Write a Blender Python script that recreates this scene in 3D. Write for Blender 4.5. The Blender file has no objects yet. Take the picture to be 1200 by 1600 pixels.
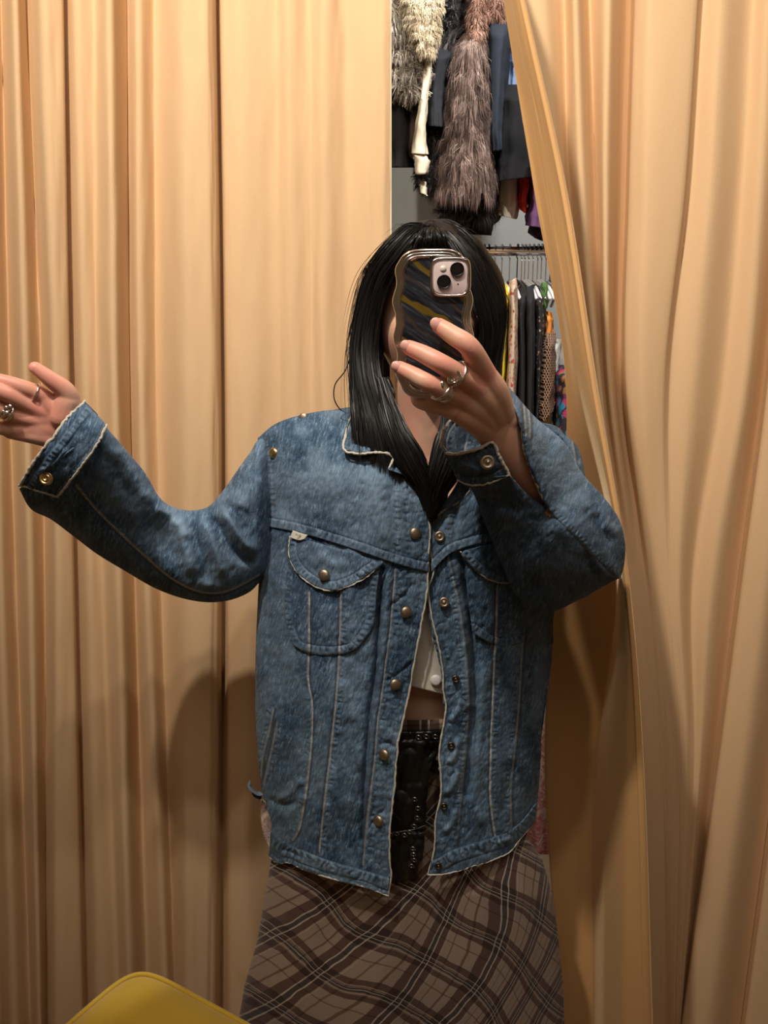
import bpy, math, random
import numpy as np
from math import pi
rng = np.random.default_rng(7)
random.seed(7)

# ------------------------------------------------------------------ camera, world, lights, exposure
F, PITCH, CZ = 1200.0, math.radians(12), 1.52
sc = bpy.context.scene
COL = sc.collection
cd = bpy.data.cameras.new('camera'); cam = bpy.data.objects.new('camera', cd); COL.objects.link(cam)
cd.sensor_fit = 'VERTICAL'; cd.sensor_height = 32.0; cd.sensor_width = 24.0
cd.lens = F * 32.0 / 1600.0; cd.clip_start = 0.02
cam.location = (0, 0, CZ); cam.rotation_euler = (pi/2 - PITCH, 0, 0)
sc.camera = cam

wd = bpy.data.worlds.new('world'); sc.world = wd; wd.use_nodes = True
wd.node_tree.nodes['Background'].inputs[0].default_value = (1.0, 0.86, 0.70, 1)
wd.node_tree.nodes['Background'].inputs[1].default_value = 0.06

def spot(name, loc, energy, col, size=0.04, target=None, angle=120, blend=0.6):
    l = bpy.data.lights.new(name, 'SPOT'); l.energy = energy; l.color = col
    l.shadow_soft_size = size; l.spot_size = math.radians(angle); l.spot_blend = blend
    o = bpy.data.objects.new(name, l); COL.objects.link(o); o.location = loc
    d = np.array(target, float) - np.array(loc, float)
    import mathutils
    o.rotation_euler = mathutils.Vector(d).to_track_quat('-Z', 'Y').to_euler()
    return o
WARM = (1.0, 0.86, 0.68)
def panel(name, loc, energy, col, sx, sy, target):
    import mathutils
    l = bpy.data.lights.new(name, 'AREA'); l.energy = energy; l.color = col; l.shape = 'RECTANGLE'; l.size = sx; l.size_y = sy
    o = bpy.data.objects.new(name, l); COL.objects.link(o); o.location = loc
    o.rotation_euler = mathutils.Vector(np.array(target, float)-np.array(loc, float)).to_track_quat('-Z', 'Y').to_euler(); return o
spot('ceiling_spot', (0.12, 0.0, 3.03), 62, (1.0, .90, .77), 0.04, (0.0, 1.3, 2.05), 84, 1.0)
spot('ceiling_spot', (-0.52, 0.02, 3.03), 185, (1.0, .90, .77), 0.04, (0.0, 1.3, 2.05), 84, 1.0)
spot('ceiling_spot', (-1.0, 0.35, 3.03), 14, WARM, 0.06, (-0.8, 1.4, 2.0), 90, 1.0)
spot('ceiling_spot', (1.1, 0.25, 3.03), 16, WARM, 0.06, (0.8, 1.3, 2.0), 90, 1.0)
panel('ceiling_panel', (0.0, -0.45, 2.95), 11, (1.0, .90, .78), 1.5, .8, (0, 1.2, 1.6))  # added soft fill light from the front, not a ceiling fixture
spot('shop_spot', (0.50, 1.62, 2.98), 115, (1.0, 0.97, 0.93), 0.10, (0.35, 2.75, 1.7), 150, .5)

vs = sc.view_settings
vs.view_transform = 'Standard'; vs.look = 'None'; vs.gamma = 1.0; vs.use_curve_mapping = False
vs.exposure = -0.14

# ------------------------------------------------------------------ helpers
def P(u, v, Y):
    u = np.asarray(u, float); v = np.asarray(v, float); Y = np.asarray(Y, float)
    x = (u - 600) / F; y = -(v - 800) / F
    dy = math.cos(PITCH) + y * math.sin(PITCH); dz = -math.sin(PITCH) + y * math.cos(PITCH)
    k = Y / dy
    return np.stack(np.broadcast_arrays(x * k, Y + 0 * k, CZ + dz * k), -1)

def V3(p):
    return P(p[0], p[1], p[2])

def crv(pts, n, mode='arc', sub=40):
    """Catmull-Rom through pts sampled at n places."""
    p = np.asarray(pts, float)
    if len(p) == 2:
        return p[0] + (p[1] - p[0]) * np.linspace(0, 1, n)[:, None]
    e = np.vstack([2 * p[0] - p[1], p, 2 * p[-1] - p[-2]])
    out = []
    for i in range(len(p) - 1):
        a, b, c, d = e[i], e[i+1], e[i+2], e[i+3]
        t = np.linspace(0, 1, sub, endpoint=False)[:, None]
        out.append(.5 * ((2*b) + (c-a)*t + (2*a-5*b+4*c-d)*t**2 + (3*b-a-3*c+d)*t**3))
    q = np.vstack(out + [p[-1:]])
    if mode == 'arc':
        L = np.r_[0, np.cumsum(np.linalg.norm(np.diff(q, axis=0), axis=1))]
    else:
        L = np.linspace(0, 1, len(q))
    s = np.linspace(0, L[-1], n)
    return np.stack([np.interp(s, L, q[:, k]) for k in range(q.shape[1])], -1)

def hash2(i, j, seed):
    h = (i.astype(np.int64) * 374761393 + j.astype(np.int64) * 668265263 + seed * 974634777) & 0x7fffffff
    h = ((h ^ (h >> 13)) * 1274126177) & 0x7fffffff
    return ((h ^ (h >> 16)) & 0xffff) / 65535.0
def vnoise(x, y, seed=0):
    x = np.asarray(x, float); y = np.asarray(y, float)
    i = np.floor(x); j = np.floor(y); fx = x - i; fy = y - j
    fx = fx*fx*(3-2*fx); fy = fy*fy*(3-2*fy)
    a = hash2(i, j, seed); b = hash2(i+1, j, seed); c = hash2(i, j+1, seed); d = hash2(i+1, j+1, seed)
    return (a + (b-a)*fx) * (1-fy) + (c + (d-c)*fx) * fy
def fbm(x, y, seed=0, o=3):
    r = 0; a = .5
    for k in range(o):
        r = r + a * vnoise(x * 2**k, y * 2**k, seed + k); a *= .5
    return r / (1 - .5**o)
def sstep(a, b, x):
    t = np.clip((x - a) / (b - a), 0, 1); return t*t*(3-2*t)

def polydist(u, v, pl):
    """signed distance and arc length to a polyline"""
    best = np.full(u.shape, 1e9); arc = np.zeros(u.shape); sg = np.zeros(u.shape); L = 0
    for (a, b) in zip(pl[:-1], pl[1:]):
        ab = b - a; l = np.hypot(*ab) + 1e-9
        w = ((u - a[0]) * ab[0] + (v - a[1]) * ab[1]) / l**2
        t = np.clip(w, 0, 1)
        dx = u - a[0] - t*ab[0]; dy = v - a[1] - t*ab[1]
        d = np.hypot(dx, dy); m = d < best
        best = np.where(m, d, best); arc = np.where(m, L + t*l, arc)
        sg = np.where(m, np.sign(ab[0]*dy - ab[1]*dx), sg); L += l
    return best * sg, arc, L

def mesh_data(name, V, faces, uv=None, wear=None, smooth=True):
    me = bpy.data.meshes.new(name)
    V = np.asarray(V, np.float32).reshape(-1, 3)
    if not isinstance(faces, list): faces = [faces]
    faces = [np.asarray(f, np.int32) for f in faces if len(f)]
    loops = np.concatenate([f.ravel() for f in faces])
    tot = np.concatenate([np.full(len(f), f.shape[1], np.int32) for f in faces])
    me.vertices.add(len(V)); me.vertices.foreach_set('co', V.ravel())
    me.loops.add(len(loops)); me.loops.foreach_set('vertex_index', loops)
    me.polygons.add(len(tot)); me.polygons.foreach_set('loop_start', np.r_[0, np.cumsum(tot)[:-1]].astype(np.int32))
    me.polygons.foreach_set('loop_total', tot)
    me.polygons.foreach_set('use_smooth', np.full(len(tot), smooth))
    if uv is not None:
        l = me.uv_layers.new(name='UVMap'); l.data.foreach_set('uv', np.asarray(uv, np.float32).reshape(-1, 2)[loops].ravel())
    if wear is not None:
        a = me.color_attributes.new('Wear', 'FLOAT_COLOR', 'POINT')  # channels carry denim wear and the painted sleeve shade
        w = np.asarray(wear, np.float32).reshape(len(V), -1)
        if w.shape[1] == 3: w = np.c_[w, np.ones(len(V))]
        a.data.foreach_set('color', w.astype(np.float32).ravel())
    me.update(); me.validate()
    return me

def put(name, me, mat, parent=None, label=None, loc=None, rot=None):
    if mat is not None and len(me.materials) == 0: me.materials.append(mat)
    o = bpy.data.objects.new(name, me); COL.objects.link(o)
    base = np.zeros(3)
    if parent is not None:
        o.parent = parent
        q = parent
        while q is not None:
            base += np.array(q.location); q = q.parent
    o.location = (np.array(loc) if loc is not None else np.zeros(3)) - base
    if rot is not None: o.rotation_euler = rot
    if label: o['label'] = label
    return o

def thing(name, label, cat, loc=(0, 0, 0), group=None):
    o = bpy.data.objects.new(name, None); COL.objects.link(o); o.empty_display_size = .05
    o.location = loc; o['label'] = label; o['category'] = cat
    if group: o['group'] = group
    return o
def tag(o, label, cat, group=None):
    o['label'] = label; o['category'] = cat
    if group: o['group'] = group
    return o
def stuff(o): o['kind'] = 'stuff'; return o
def struct(o): o['kind'] = 'structure'; return o

def gfaces(nt, ns, wrap=False):
    i = np.arange(nt-1)[:, None]; m = ns if wrap else ns-1
    j = np.arange(m)[None, :]; j2 = (j+1) % ns
    a = i*ns + j; b = i*ns + j2; c = (i+1)*ns + j2; d = (i+1)*ns + j
    return np.stack([a, b, c, d], -1).reshape(-1, 4)

def loft(points, radii, up=(0, 0, 1), n=20, sub=6, cap=True, mode='idx'):
    """closed tube with round ends; points world, radii = r or (side, flat)"""
    pts = np.asarray(points, float)
    R = np.array([(r, r) if np.isscalar(r) else tuple(r) for r in radii], float)
    N = (len(pts)-1)*sub + 1
    C = crv(np.hstack([pts, R]), N, mode)
    p, r = C[:, :3], np.maximum(C[:, 3:], 1e-4)
    T = np.gradient(p, axis=0); T /= np.linalg.norm(T, axis=1)[:, None] + 1e-12
    u = np.asarray(up, float)
    if u.ndim == 1: u = np.tile(u, (N, 1))
    Nn = u - (u*T).sum(1)[:, None]*T
    bad = np.linalg.norm(Nn, axis=1) < .05
    Nn[bad] = np.cross(T[bad], (1, 0.2, 0.1))
    Nn /= np.linalg.norm(Nn, axis=1)[:, None]
    B = np.cross(T, Nn)
    if cap:
        ks = np.radians([86, 65, 43, 21]); kk = np.radians([21, 43, 65, 86])
        rm = r.mean(1)
        p = np.vstack([p[0] - np.sin(ks)[:, None]*rm[0]*T[0], p, p[-1] + np.sin(kk)[:, None]*rm[-1]*T[-1]])
        r = np.vstack([np.cos(ks)[:, None]*r[0], r, np.cos(kk)[:, None]*r[-1]])
        Nn = np.vstack([np.tile(Nn[0], (4, 1)), Nn, np.tile(Nn[-1], (4, 1))])
        B = np.vstack([np.tile(B[0], (4, 1)), B, np.tile(B[-1], (4, 1))])
    th = np.linspace(0, 2*pi, n, endpoint=False)
    V = p[:, None] + np.cos(th)[None, :, None]*r[:, 0, None, None]*B[:, None] + np.sin(th)[None, :, None]*r[:, 1, None, None]*Nn[:, None]
    M = len(p); F4 = gfaces(M, n, True)[:, ::-1]
    V = V.reshape(-1, 3)
    V = np.vstack([V, p[0], p[-1]])
    j = np.arange(n); j2 = (j+1) % n
    t0 = np.stack([j, j2, np.full(n, M*n)], -1)[:, ::-1][:, ::-1]
    t1 = np.stack([(M-1)*n+j2, (M-1)*n+j, np.full(n, M*n+1)], -1)
    return V, [F4, t0, t1]

def merge(parts):
    Vs, Qs, Ts, o = [], [], [], 0
    for V, Fs in parts:
        for f in Fs:
            (Qs if f.shape[1] == 4 else Ts).append(f + o)
        Vs.append(V); o += len(V)
    return np.vstack(Vs), [np.vstack(Qs)] + ([np.vstack(Ts)] if Ts else [])

def ellipsoid(c, r, n=24):
    th = np.linspace(.02, pi-.02, n); ph = np.linspace(0, 2*pi, n*2, endpoint=False)
    V = np.stack([np.sin(th)[:, None]*np.cos(ph), np.sin(th)[:, None]*np.sin(ph), np.cos(th)[:, None]+0*ph], -1)*np.array(r) + np.array(c)
    m = 2*n; j = np.arange(m); j2 = (j+1) % m
    V = np.vstack([V.reshape(-1, 3), np.array(c)+(0, 0, r[2]), np.array(c)-(0, 0, r[2])])
    return V, [gfaces(n, m, True), np.stack([j2, j, np.full(m, n*m)], -1), np.stack([(n-1)*m+j, (n-1)*m+j2, np.full(m, n*m+1)], -1)]

def lathe(prof, n=24):
    """prof (r, h) list; axis -y (towards the camera is -y)"""
    pr = np.array(prof, float); th = np.linspace(0, 2*pi, n, endpoint=False)
    V = np.stack([pr[:, 0, None]*np.cos(th), -pr[:, 1, None]+0*th, pr[:, 0, None]*np.sin(th)], -1)
    return V.reshape(-1, 3), [gfaces(len(pr), n, True)[:, ::-1]]

def torus(c, R, r, axis=(0, 1, 0), n=28, m=10, wob=0):
    a = np.array(axis, float); a /= np.linalg.norm(a)
    h = np.array((0, 0, 1.)) if abs(a[2]) < .8 else np.array((1., 0, 0))
    e1 = np.cross(a, h); e1 /= np.linalg.norm(e1); e2 = np.cross(a, e1)
    t = np.linspace(0, 2*pi, n, endpoint=False); s = np.linspace(0, 2*pi, m, endpoint=False)
    rad = np.cos(t)[:, None]*e1 + np.sin(t)[:, None]*e2
    rr = r*(1 + wob*np.sin(3*t))
    V = np.array(c) + rad[:, None]*(R + rr[:, None]*np.cos(s))[..., None] + (rr[:, None]*np.sin(s))[..., None]*a
    V = V.reshape(-1, 3); i = np.arange(n)[:, None]; j = np.arange(m)[None]
    i2 = (i+1) % n; j2 = (j+1) % m
    return V, [np.stack([i*m+j, i2*m+j, i2*m+j2, i*m+j2], -1).reshape(-1, 4)]

def solid(o, th, off=1):
    m = o.modifiers.new('solid', 'SOLIDIFY'); m.thickness = th; m.offset = off; return o
def bevel_box(name, c, s, mat, b=.004, parent=None, rz=0):
    x, y, z = [k/2 for k in s]
    V = np.array([(-x,-y,-z),(x,-y,-z),(x,y,-z),(-x,y,-z),(-x,-y,z),(x,-y,z),(x,y,z),(-x,y,z)])
    Fq = np.array([(0,3,2,1),(4,5,6,7),(0,1,5,4),(1,2,6,5),(2,3,7,6),(3,0,4,7)])
    o = put(name, mesh_data(name, V, Fq, smooth=False), mat, parent, loc=c, rot=(0, 0, rz))
    if b: m = o.modifiers.new('b', 'BEVEL'); m.width = b; m.segments = 3
    return o

# ------------------------------------------------------------------ materials
class NT:
    def __init__(s, name):
        s.m = bpy.data.materials.new(name); s.m.use_nodes = True; s.t = s.m.node_tree
        s.b = s.t.nodes['Principled BSDF']
    def n(s, typ, **kw):
        x = s.t.nodes.new(typ)
        for k, v in kw.items():
            if k.startswith('i_'):
                key = k[2:]; key = int(key) if key.isdigit() else key.replace('_', ' ')
                s.set(x.inputs[key], v)
            else: setattr(x, k, v)
        return x
    def set(s, inp, v):
        if hasattr(v, 'is_output') or hasattr(v, 'links'): s.t.links.new(v, inp)
        else: inp.default_value = v
    def B(s, **kw):
        for k, v in kw.items(): s.set(s.b.inputs[k.replace('_', ' ')], v)
    def mix(s, f, a, b, mode='MIX'):
        x = s.n('ShaderNodeMix', data_type='RGBA', blend_type=mode)
        s.set(x.inputs[0], f)
        s.set(x.inputs[6], a if hasattr(a, 'links') else (*a, 1)); s.set(x.inputs[7], b if hasattr(b, 'links') else (*b, 1))
        return x.outputs[2]
    def math(s, op, a, b=0.0, c=0.0):
        x = s.n('ShaderNodeMath', operation=op); s.set(x.inputs[0], a); s.set(x.inputs[1], b); s.set(x.inputs[2], c)
        return x.outputs[0]
    def ramp(s, f, stops, interp='LINEAR'):
        x = s.n('ShaderNodeValToRGB'); x.color_ramp.interpolation = interp; e = x.color_ramp.elements
        while len(e) < len(stops): e.new(.5)
        for k, (p, c) in enumerate(stops):
            e[k].position = p; e[k].color = (*c, 1) if len(c) == 3 else c
        s.set(x.inputs[0], f); return x.outputs[0]
    def coord(s, kind='UV', scale=(1, 1, 1), rot=(0, 0, 0)):
        c = s.n('ShaderNodeTexCoord'); m = s.n('ShaderNodeMapping')
        m.inputs['Scale'].default_value = scale; m.inputs['Rotation'].default_value = rot
        s.t.links.new(c.outputs[kind], m.inputs[0]); return m.outputs[0]
    def noise(s, vec, scale, detail=3, rough=.6, dist=0):
        x = s.n('ShaderNodeTexNoise'); s.set(x.inputs['Vector'], vec); x.inputs['Scale'].default_value = scale
        x.inputs['Detail'].default_value = detail; x.inputs['Roughness'].default_value = rough; x.inputs['Distortion'].default_value = dist
        return x.outputs[0]
    def bump(s, h, strength=.3, dist=.001):
        x = s.n('ShaderNodeBump'); x.inputs['Strength'].default_value = strength; x.inputs['Distance'].default_value = dist
        s.set(x.inputs['Height'], h); s.set(s.b.inputs['Normal'], x.outputs[0]); return x.outputs[0]

def simple(name, col, rough=.6, metal=0, noise=0, nscale=40, sheen=0, bump=0, coat=0, kind='Object'):
    k = NT(name); k.B(Roughness=rough, Metallic=metal)
    if noise:
        nz = k.noise(k.coord(kind), nscale)
        k.B(Base_Color=k.mix(nz, tuple(c*(1-noise) for c in col), tuple(min(1, c*(1+noise)) for c in col)))
        if bump: k.bump(nz, bump, .002)
    else: k.B(Base_Color=(*col, 1))
    if sheen: k.B(Sheen_Weight=sheen, Sheen_Roughness=.4)
    if coat: k.B(Coat_Weight=coat)
    return k.m

def denim_mat():
    k = NT('denim')
    a = k.n('ShaderNodeAttribute', attribute_name='Wear'); s = k.n('ShaderNodeSeparateColor'); k.t.links.new(a.outputs[0], s.inputs[0])
    st = k.noise(k.coord('UV', (380, 75, 1)), 1, 3, .65)         # slubby warp streaks
    fine = k.noise(k.coord('UV', (800, 320, 1)), 1, 2, .6)        # twill
    mot = k.noise(k.coord('UV', (46, 28, 1), (0, 0, .5)), 1, 5, .72)
    f = k.math('ADD', k.math('MULTIPLY', st, .75), k.math('ADD', k.math('MULTIPLY', fine, .35), k.math('MULTIPLY', mot, .55)))
    base = k.ramp(f, [(.55, (.005, .015, .038)), (.77, (.027, .058, .108)), (.91, (.076, .134, .212)), (1, (.21, .30, .40))])
    r = k.math('MULTIPLY', s.outputs[0], k.math('ADD', k.math('MULTIPLY', st, 1.2), .25))
    c = k.mix(r, base, (.215, .315, .43))
    c = k.mix(s.outputs[1], c, (.030, .040, .066))  # dark tint, also takes the shade painted on the right sleeve
    c = k.mix(s.outputs[2], c, k.mix(fine, (.38, .36, .31), (.66, .63, .56)))
    k.B(Base_Color=c, Roughness=.92, Sheen_Weight=.05)
    k.b.inputs['Specular IOR Level'].default_value = .2
    k.bump(k.math('ADD', k.math('MULTIPLY', st, .6), fine), .45, .0012)
    return k.m
def skin_mat(name='skin', c=(.74, .46, .33), redd=(.76, .37, .27)):
    k = NT(name)
    nz = k.noise(k.coord('Object'), 22, 3); f2 = k.noise(k.coord('Object'), 420, 2)
    at = k.n('ShaderNodeAttribute', attribute_name='Wear'); sp = k.n('ShaderNodeSeparateColor'); k.t.links.new(at.outputs[0], sp.inputs[0])
    k.B(Base_Color=k.mix(k.math('MULTIPLY', sp.outputs[0], .75), k.mix(k.ramp(nz, [(.38, (0, 0, 0)), (.66, (1, 1, 1))]), c, redd), (.80, .30, .24)), Roughness=.46,
        Subsurface_Weight=.12, Subsurface_Scale=.006)
    k.b.inputs['Subsurface Radius'].default_value = (1, .4, .2)
    k.bump(f2, .12, .0006)
    return k.m
def curtain_mat(name, c, sheen=.25):
    k = NT(name)
    lw = k.noise(k.coord('UV', (6, .35, 1)), 1, 3); fi = k.noise(k.coord('UV', (330, 330, 1)), 1, 2, .7)
    a = k.mix(lw, tuple(x*.97 for x in c), tuple(min(1, x*1.03) for x in c))
    a = k.mix(k.math('MULTIPLY', fi, .35), a, tuple(x*.6 for x in c))
    k.B(Base_Color=a, Roughness=.75, Sheen_Weight=sheen, Sheen_Roughness=.35)
    k.set(k.b.inputs['Sheen Tint'], (1, .78, .5, 1)); k.b.inputs['Specular IOR Level'].default_value = .2
    k.bump(fi, .25, .0008)
    return k.m

M = {}
M['denim'] = denim_mat()
M['skin'] = skin_mat()
M['nail'] = simple('nail', (.78, .42, .36), .22, coat=.5)
M['curtain'] = curtain_mat('curtain_fabric', (.72, .49, .285), .05)
M['velvet'] = curtain_mat('velvet_hem', (.66, .38, .16), .45)
M['thread'] = simple('frayed_thread', (.56, .53, .46), .9, noise=.25, nscale=300, bump=.5)
M['cream_hem'] = simple('cream_hem', (.80, .72, .52), .8)
M['brass'] = simple('aged_brass', (.40, .33, .25), .46, 1, noise=.35, nscale=160)
M['dark_brass'] = simple('dark_brass', (.12, .10, .08), .4, 1)
M['gold'] = simple('bright_brass', (.70, .52, .24), .28, 1, noise=.25, nscale=160)
M['silver'] = simple('silver', (.88, .86, .82), .22, 1)
M['chrome'] = simple('chrome', (.75, .76, .78), .18, 1)
M['white_cloth'] = simple('white_cotton', (.72, .69, .60), .85, noise=.05, nscale=60, bump=.3)
M['black_leather'] = simple('black_leather', (.004, .004, .004), .42, noise=.4, nscale=60, bump=.6)
M['black_plastic'] = simple('black_plastic', (.015, .015, .016), .35)
M['white_plastic'] = simple('white_plastic', (.7, .7, .7), .4)
M['wall'] = simple('grey_wall_paint', (.40, .42, .42), .8, noise=.06, nscale=3)
M['wall_warm'] = simple('warm_wall_paint', (.55, .42, .28), .9, noise=.05, nscale=3)
M['ceil'] = simple('ceiling_paint', (.6, .55, .47), .9, noise=.04, nscale=3)
M['floor'] = simple('wood_floor', (.20, .13, .08), .5, noise=.3, nscale=9)

# ------------------------------------------------------------------ room shell
def quad(name, pts, mat):
    return struct(put(name, mesh_data(name, pts, np.array([[0, 1, 2, 3]]), smooth=False), mat))
def slab(name, c, s, mat): return struct(bevel_box(name, c, s, mat, 0))
slab('floor', (0, 1.0, -.03), (5.2, 5.4, .06), M['floor'])
slab('ceiling', (0, 1.0, 3.13), (5.2, 5.4, .06), M['ceil'])
slab('wall_back', (0, 3.34, 1.55), (5.2, .08, 3.1), M['wall'])
slab('wall_left', (-2.04, 1.0, 1.55), (.08, 4.6, 3.1), M['wall_warm'])
slab('wall_right', (2.04, 1.0, 1.55), (.08, 4.6, 3.1), M['wall_warm'])
slab('wall_front', (0, -1.34, 1.55), (4.0, .08, 3.1), simple('pale_wall_paint', (.72, .68, .62), .8, noise=.04, nscale=3))  # unseen wall added, pale so the case rim has something bright to reflect

# ------------------------------------------------------------------ curtains
def curtain(name, rows, cols, mat, label=None, parent=None, nrow=150, v0=-190, v1=2300, seg=12, ztop=2.42, wob=.004, zlow=.012, blur=5):
    """cols: list of (u per row, Y per row); rows = v positions of the keys"""
    vv = np.linspace(v0, v1, nrow)
    U, Yk = [], []
    for us, ys in cols:
        us = np.array(us, float); ys = np.array(ys if not np.isscalar(ys) else [ys]*len(rows), float)
        K = crv(np.c_[rows, us, ys], 200, 'idx')
        r0 = (us[1]-us[0])/(rows[1]-rows[0]); r1 = (us[-1]-us[-2])/(rows[-1]-rows[-2])
        uu = np.interp(vv, K[:, 0], K[:, 1]); uu = np.where(vv < rows[0], us[0]+r0*(vv-rows[0]), uu)
        uu = np.where(vv > rows[-1], us[-1]+r1*(vv-rows[-1]), uu)
        U.append(uu); Yk.append(np.interp(vv, K[:, 0], K[:, 2]))
    U = np.array(U); Yk = np.array(Yk)
    cu, cy = [], []
    for i in range(len(cols)-1):
        t = np.linspace(0, 1, seg, endpoint=False)
        c = (1-np.cos(t*pi))/2
        cu.append(U[i][:, None]*(1-t) + U[i+1][:, None]*t)
        cy.append(Yk[i][:, None]*(1-t) + Yk[i+1][:, None]*t)
    cu = np.hstack(cu+[U[-1][:, None]]); cy = np.hstack(cy+[Yk[-1][:, None]])
    kb = np.hanning(2*blur+3)[1:-1]; kb /= kb.sum(); pad = np.pad(cy, ((0, 0), (blur, blur)), 'edge')
    cy = sum(kb[i]*pad[:, i:i+cy.shape[1]] for i in range(2*blur+1))
    s = np.arange(cu.shape[1])[None]*.33 + 0*cu
    vg = vv[:, None] + 0*cu
    cy = cy + wob*(fbm(s*.35, vg/170, 3)-.5)*2
    V = P(cu, vg, cy)
    L = V.copy()
    # clip in height: re-project rows so the cloth ends at the rail and just above the floor
    for z, top in ((ztop, True), (zlow, False)):
        m = V[..., 2] > z if top else V[..., 2] < z
        V[..., 2] = np.where(m, z, V[..., 2])
        if not top:
            # stop spreading once on the floor
            for j in range(V.shape[1]):
                k = np.argmax(m[:, j])
                if m[k, j]: V[k:, j, :2] = V[k, j, :2]
        else:
            for j in range(V.shape[1]):
                k = np.where(m[:, j])[0]
                if len(k): V[k, j, :2] = V[k[-1]+1, j, :2] if k[-1]+1 < V.shape[0] else V[k, j, :2]
    uv = np.stack([s*.02, V[..., 2]], -1); curtain.V = V; curtain.seg = seg
    me = mesh_data(name, V, gfaces(nrow, cu.shape[1]), uv)
    o = put(name, me, mat, parent); solid(o, .0025, -1)
    return o, U, Yk, vv

YL = 1.43
def L(u0, u1, u2, y, ym=None): return ([u0, u1, u2], [YL+y, YL+(y if ym is None else ym), YL+(y if ym is None else ym)])
left_cols = [L(-420, -330, -230, 0), L(-380, -290, -190, .05), L(-330, -240, -140, -.03), L(-280, -190, -100, .05), L(-230, -150, -60, -.03),
    L(-180, -110, -45, .05), L(-120, -75, -25, -.035), L(-60, -35, 0, .05), L(-22, -5, 22, -.01), L(3, 20, 50, .05),
    L(24, 42, 62, -.03), L(40, 68, 72, .035), L(64, 86, 88, -.03), L(96, 108, 128, -.012), L(99, 112, 136, .035), L(118, 134, 156, -.02), L(150, 156, 190, .005),
    L(172, 182, 205, -.045), L(198, 205, 232, .035), L(216, 222, 262, -.02), L(243, 248, 275, .03), L(283, 290, 292, -.035), L(322, 330, 322, -.028), L(333, 341, 335, -.012),
    L(339, 348, 345, .05), L(347, 357, 360, .0), L(380, 388, 400, -.012), L(430, 436, 440, .012), L(452, 460, 462, -.008), L(482, 488, 490, .01),
    L(505, 508, 512, -.012), L(540, 545, 548, .012), L(572, 575, 578, -.004), L(600, 600, 602, -.012), L(609, 610, 612, .0)]
lc, LU, LY, LV = curtain('curtain_left', [0, 700, 1600], left_cols, M['curtain'])
lc.name = 'curtain'
tag(lc, 'tan floor-length curtain drawn behind the person, on the left of the gap', 'curtain')
z0, z1 = .02, 2.42
def edge_strip(name, u_fn, Yoff, r, mat, parent, vr=(-190, 1640), n=90, flat=.4):
    v = np.linspace(vr[0], vr[1], n); pts = P(u_fn(v), v, Yoff(v)); k = (pts[:, 2] < z1) & (pts[:, 2] > z0); pts = pts[k]
    V, Fs = loft(pts, [(r, r*flat)]*len(pts), up=(0, -1, 0), n=8, sub=1)
    return put(name, mesh_data(name, V, Fs), mat, parent)
def seam_on(name, col, dx, dy, r, mat, parent):
    q = curtain.V[:, col] + np.array((dx, dy, 0)); k = (q[:, 2] < 2.40) & (q[:, 2] > .03); q = q[k]
    V, Fs = loft(q, [(r, r*.5)]*len(q), up=(0, -1, 0), n=8, sub=1)
    return put(name, mesh_data(name, V, Fs), mat, parent)
seam_on('hem', -1, .001, -.001, .0018, M['cream_hem'], lc)

YR = 1.25
R4 = [0, 300, 600, 900, 1200, 1600]
def C(us, ys): return (us, [YR+y for y in (ys if not np.isscalar(ys) else [ys]*6)])
band_cols = [
    C([789, 836, 886, 868, 851, 879], [-.05, -.05, -.04, .09, .08, .06]),
    C([793, 845, 896, 900, 900, 908], [-.06, -.06, -.06, .08, .075, .05]),
    C([800, 857, 906, 964, 934, 930], [-.08, -.08, -.09, .03, .05, .04]),
    C([804, 863, 912, 970, 950, 945], [-.09, -.09, -.11, -.10, -.06, -.05]),
    C([808, 870, 919, 975, 978, 972], [-.10, -.10, -.13, -.15, -.12, -.11]),
    C([817, 882, 929, 979, 1003, 1016], [-.11, -.12, -.145, -.16, -.14, -.13]),
    C([818, 884, 931, 980, 1004, 1018], [-.06, -.06, -.08, -.11, -.09, -.08]),
    C([810, 878, 925, 974, 998, 1010], [.04, .04, .04, .02, .03, .04])]
def Q(us, ys): return (us, [1.41+y for y in (ys if not np.isscalar(ys) else [ys]*6)])
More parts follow.
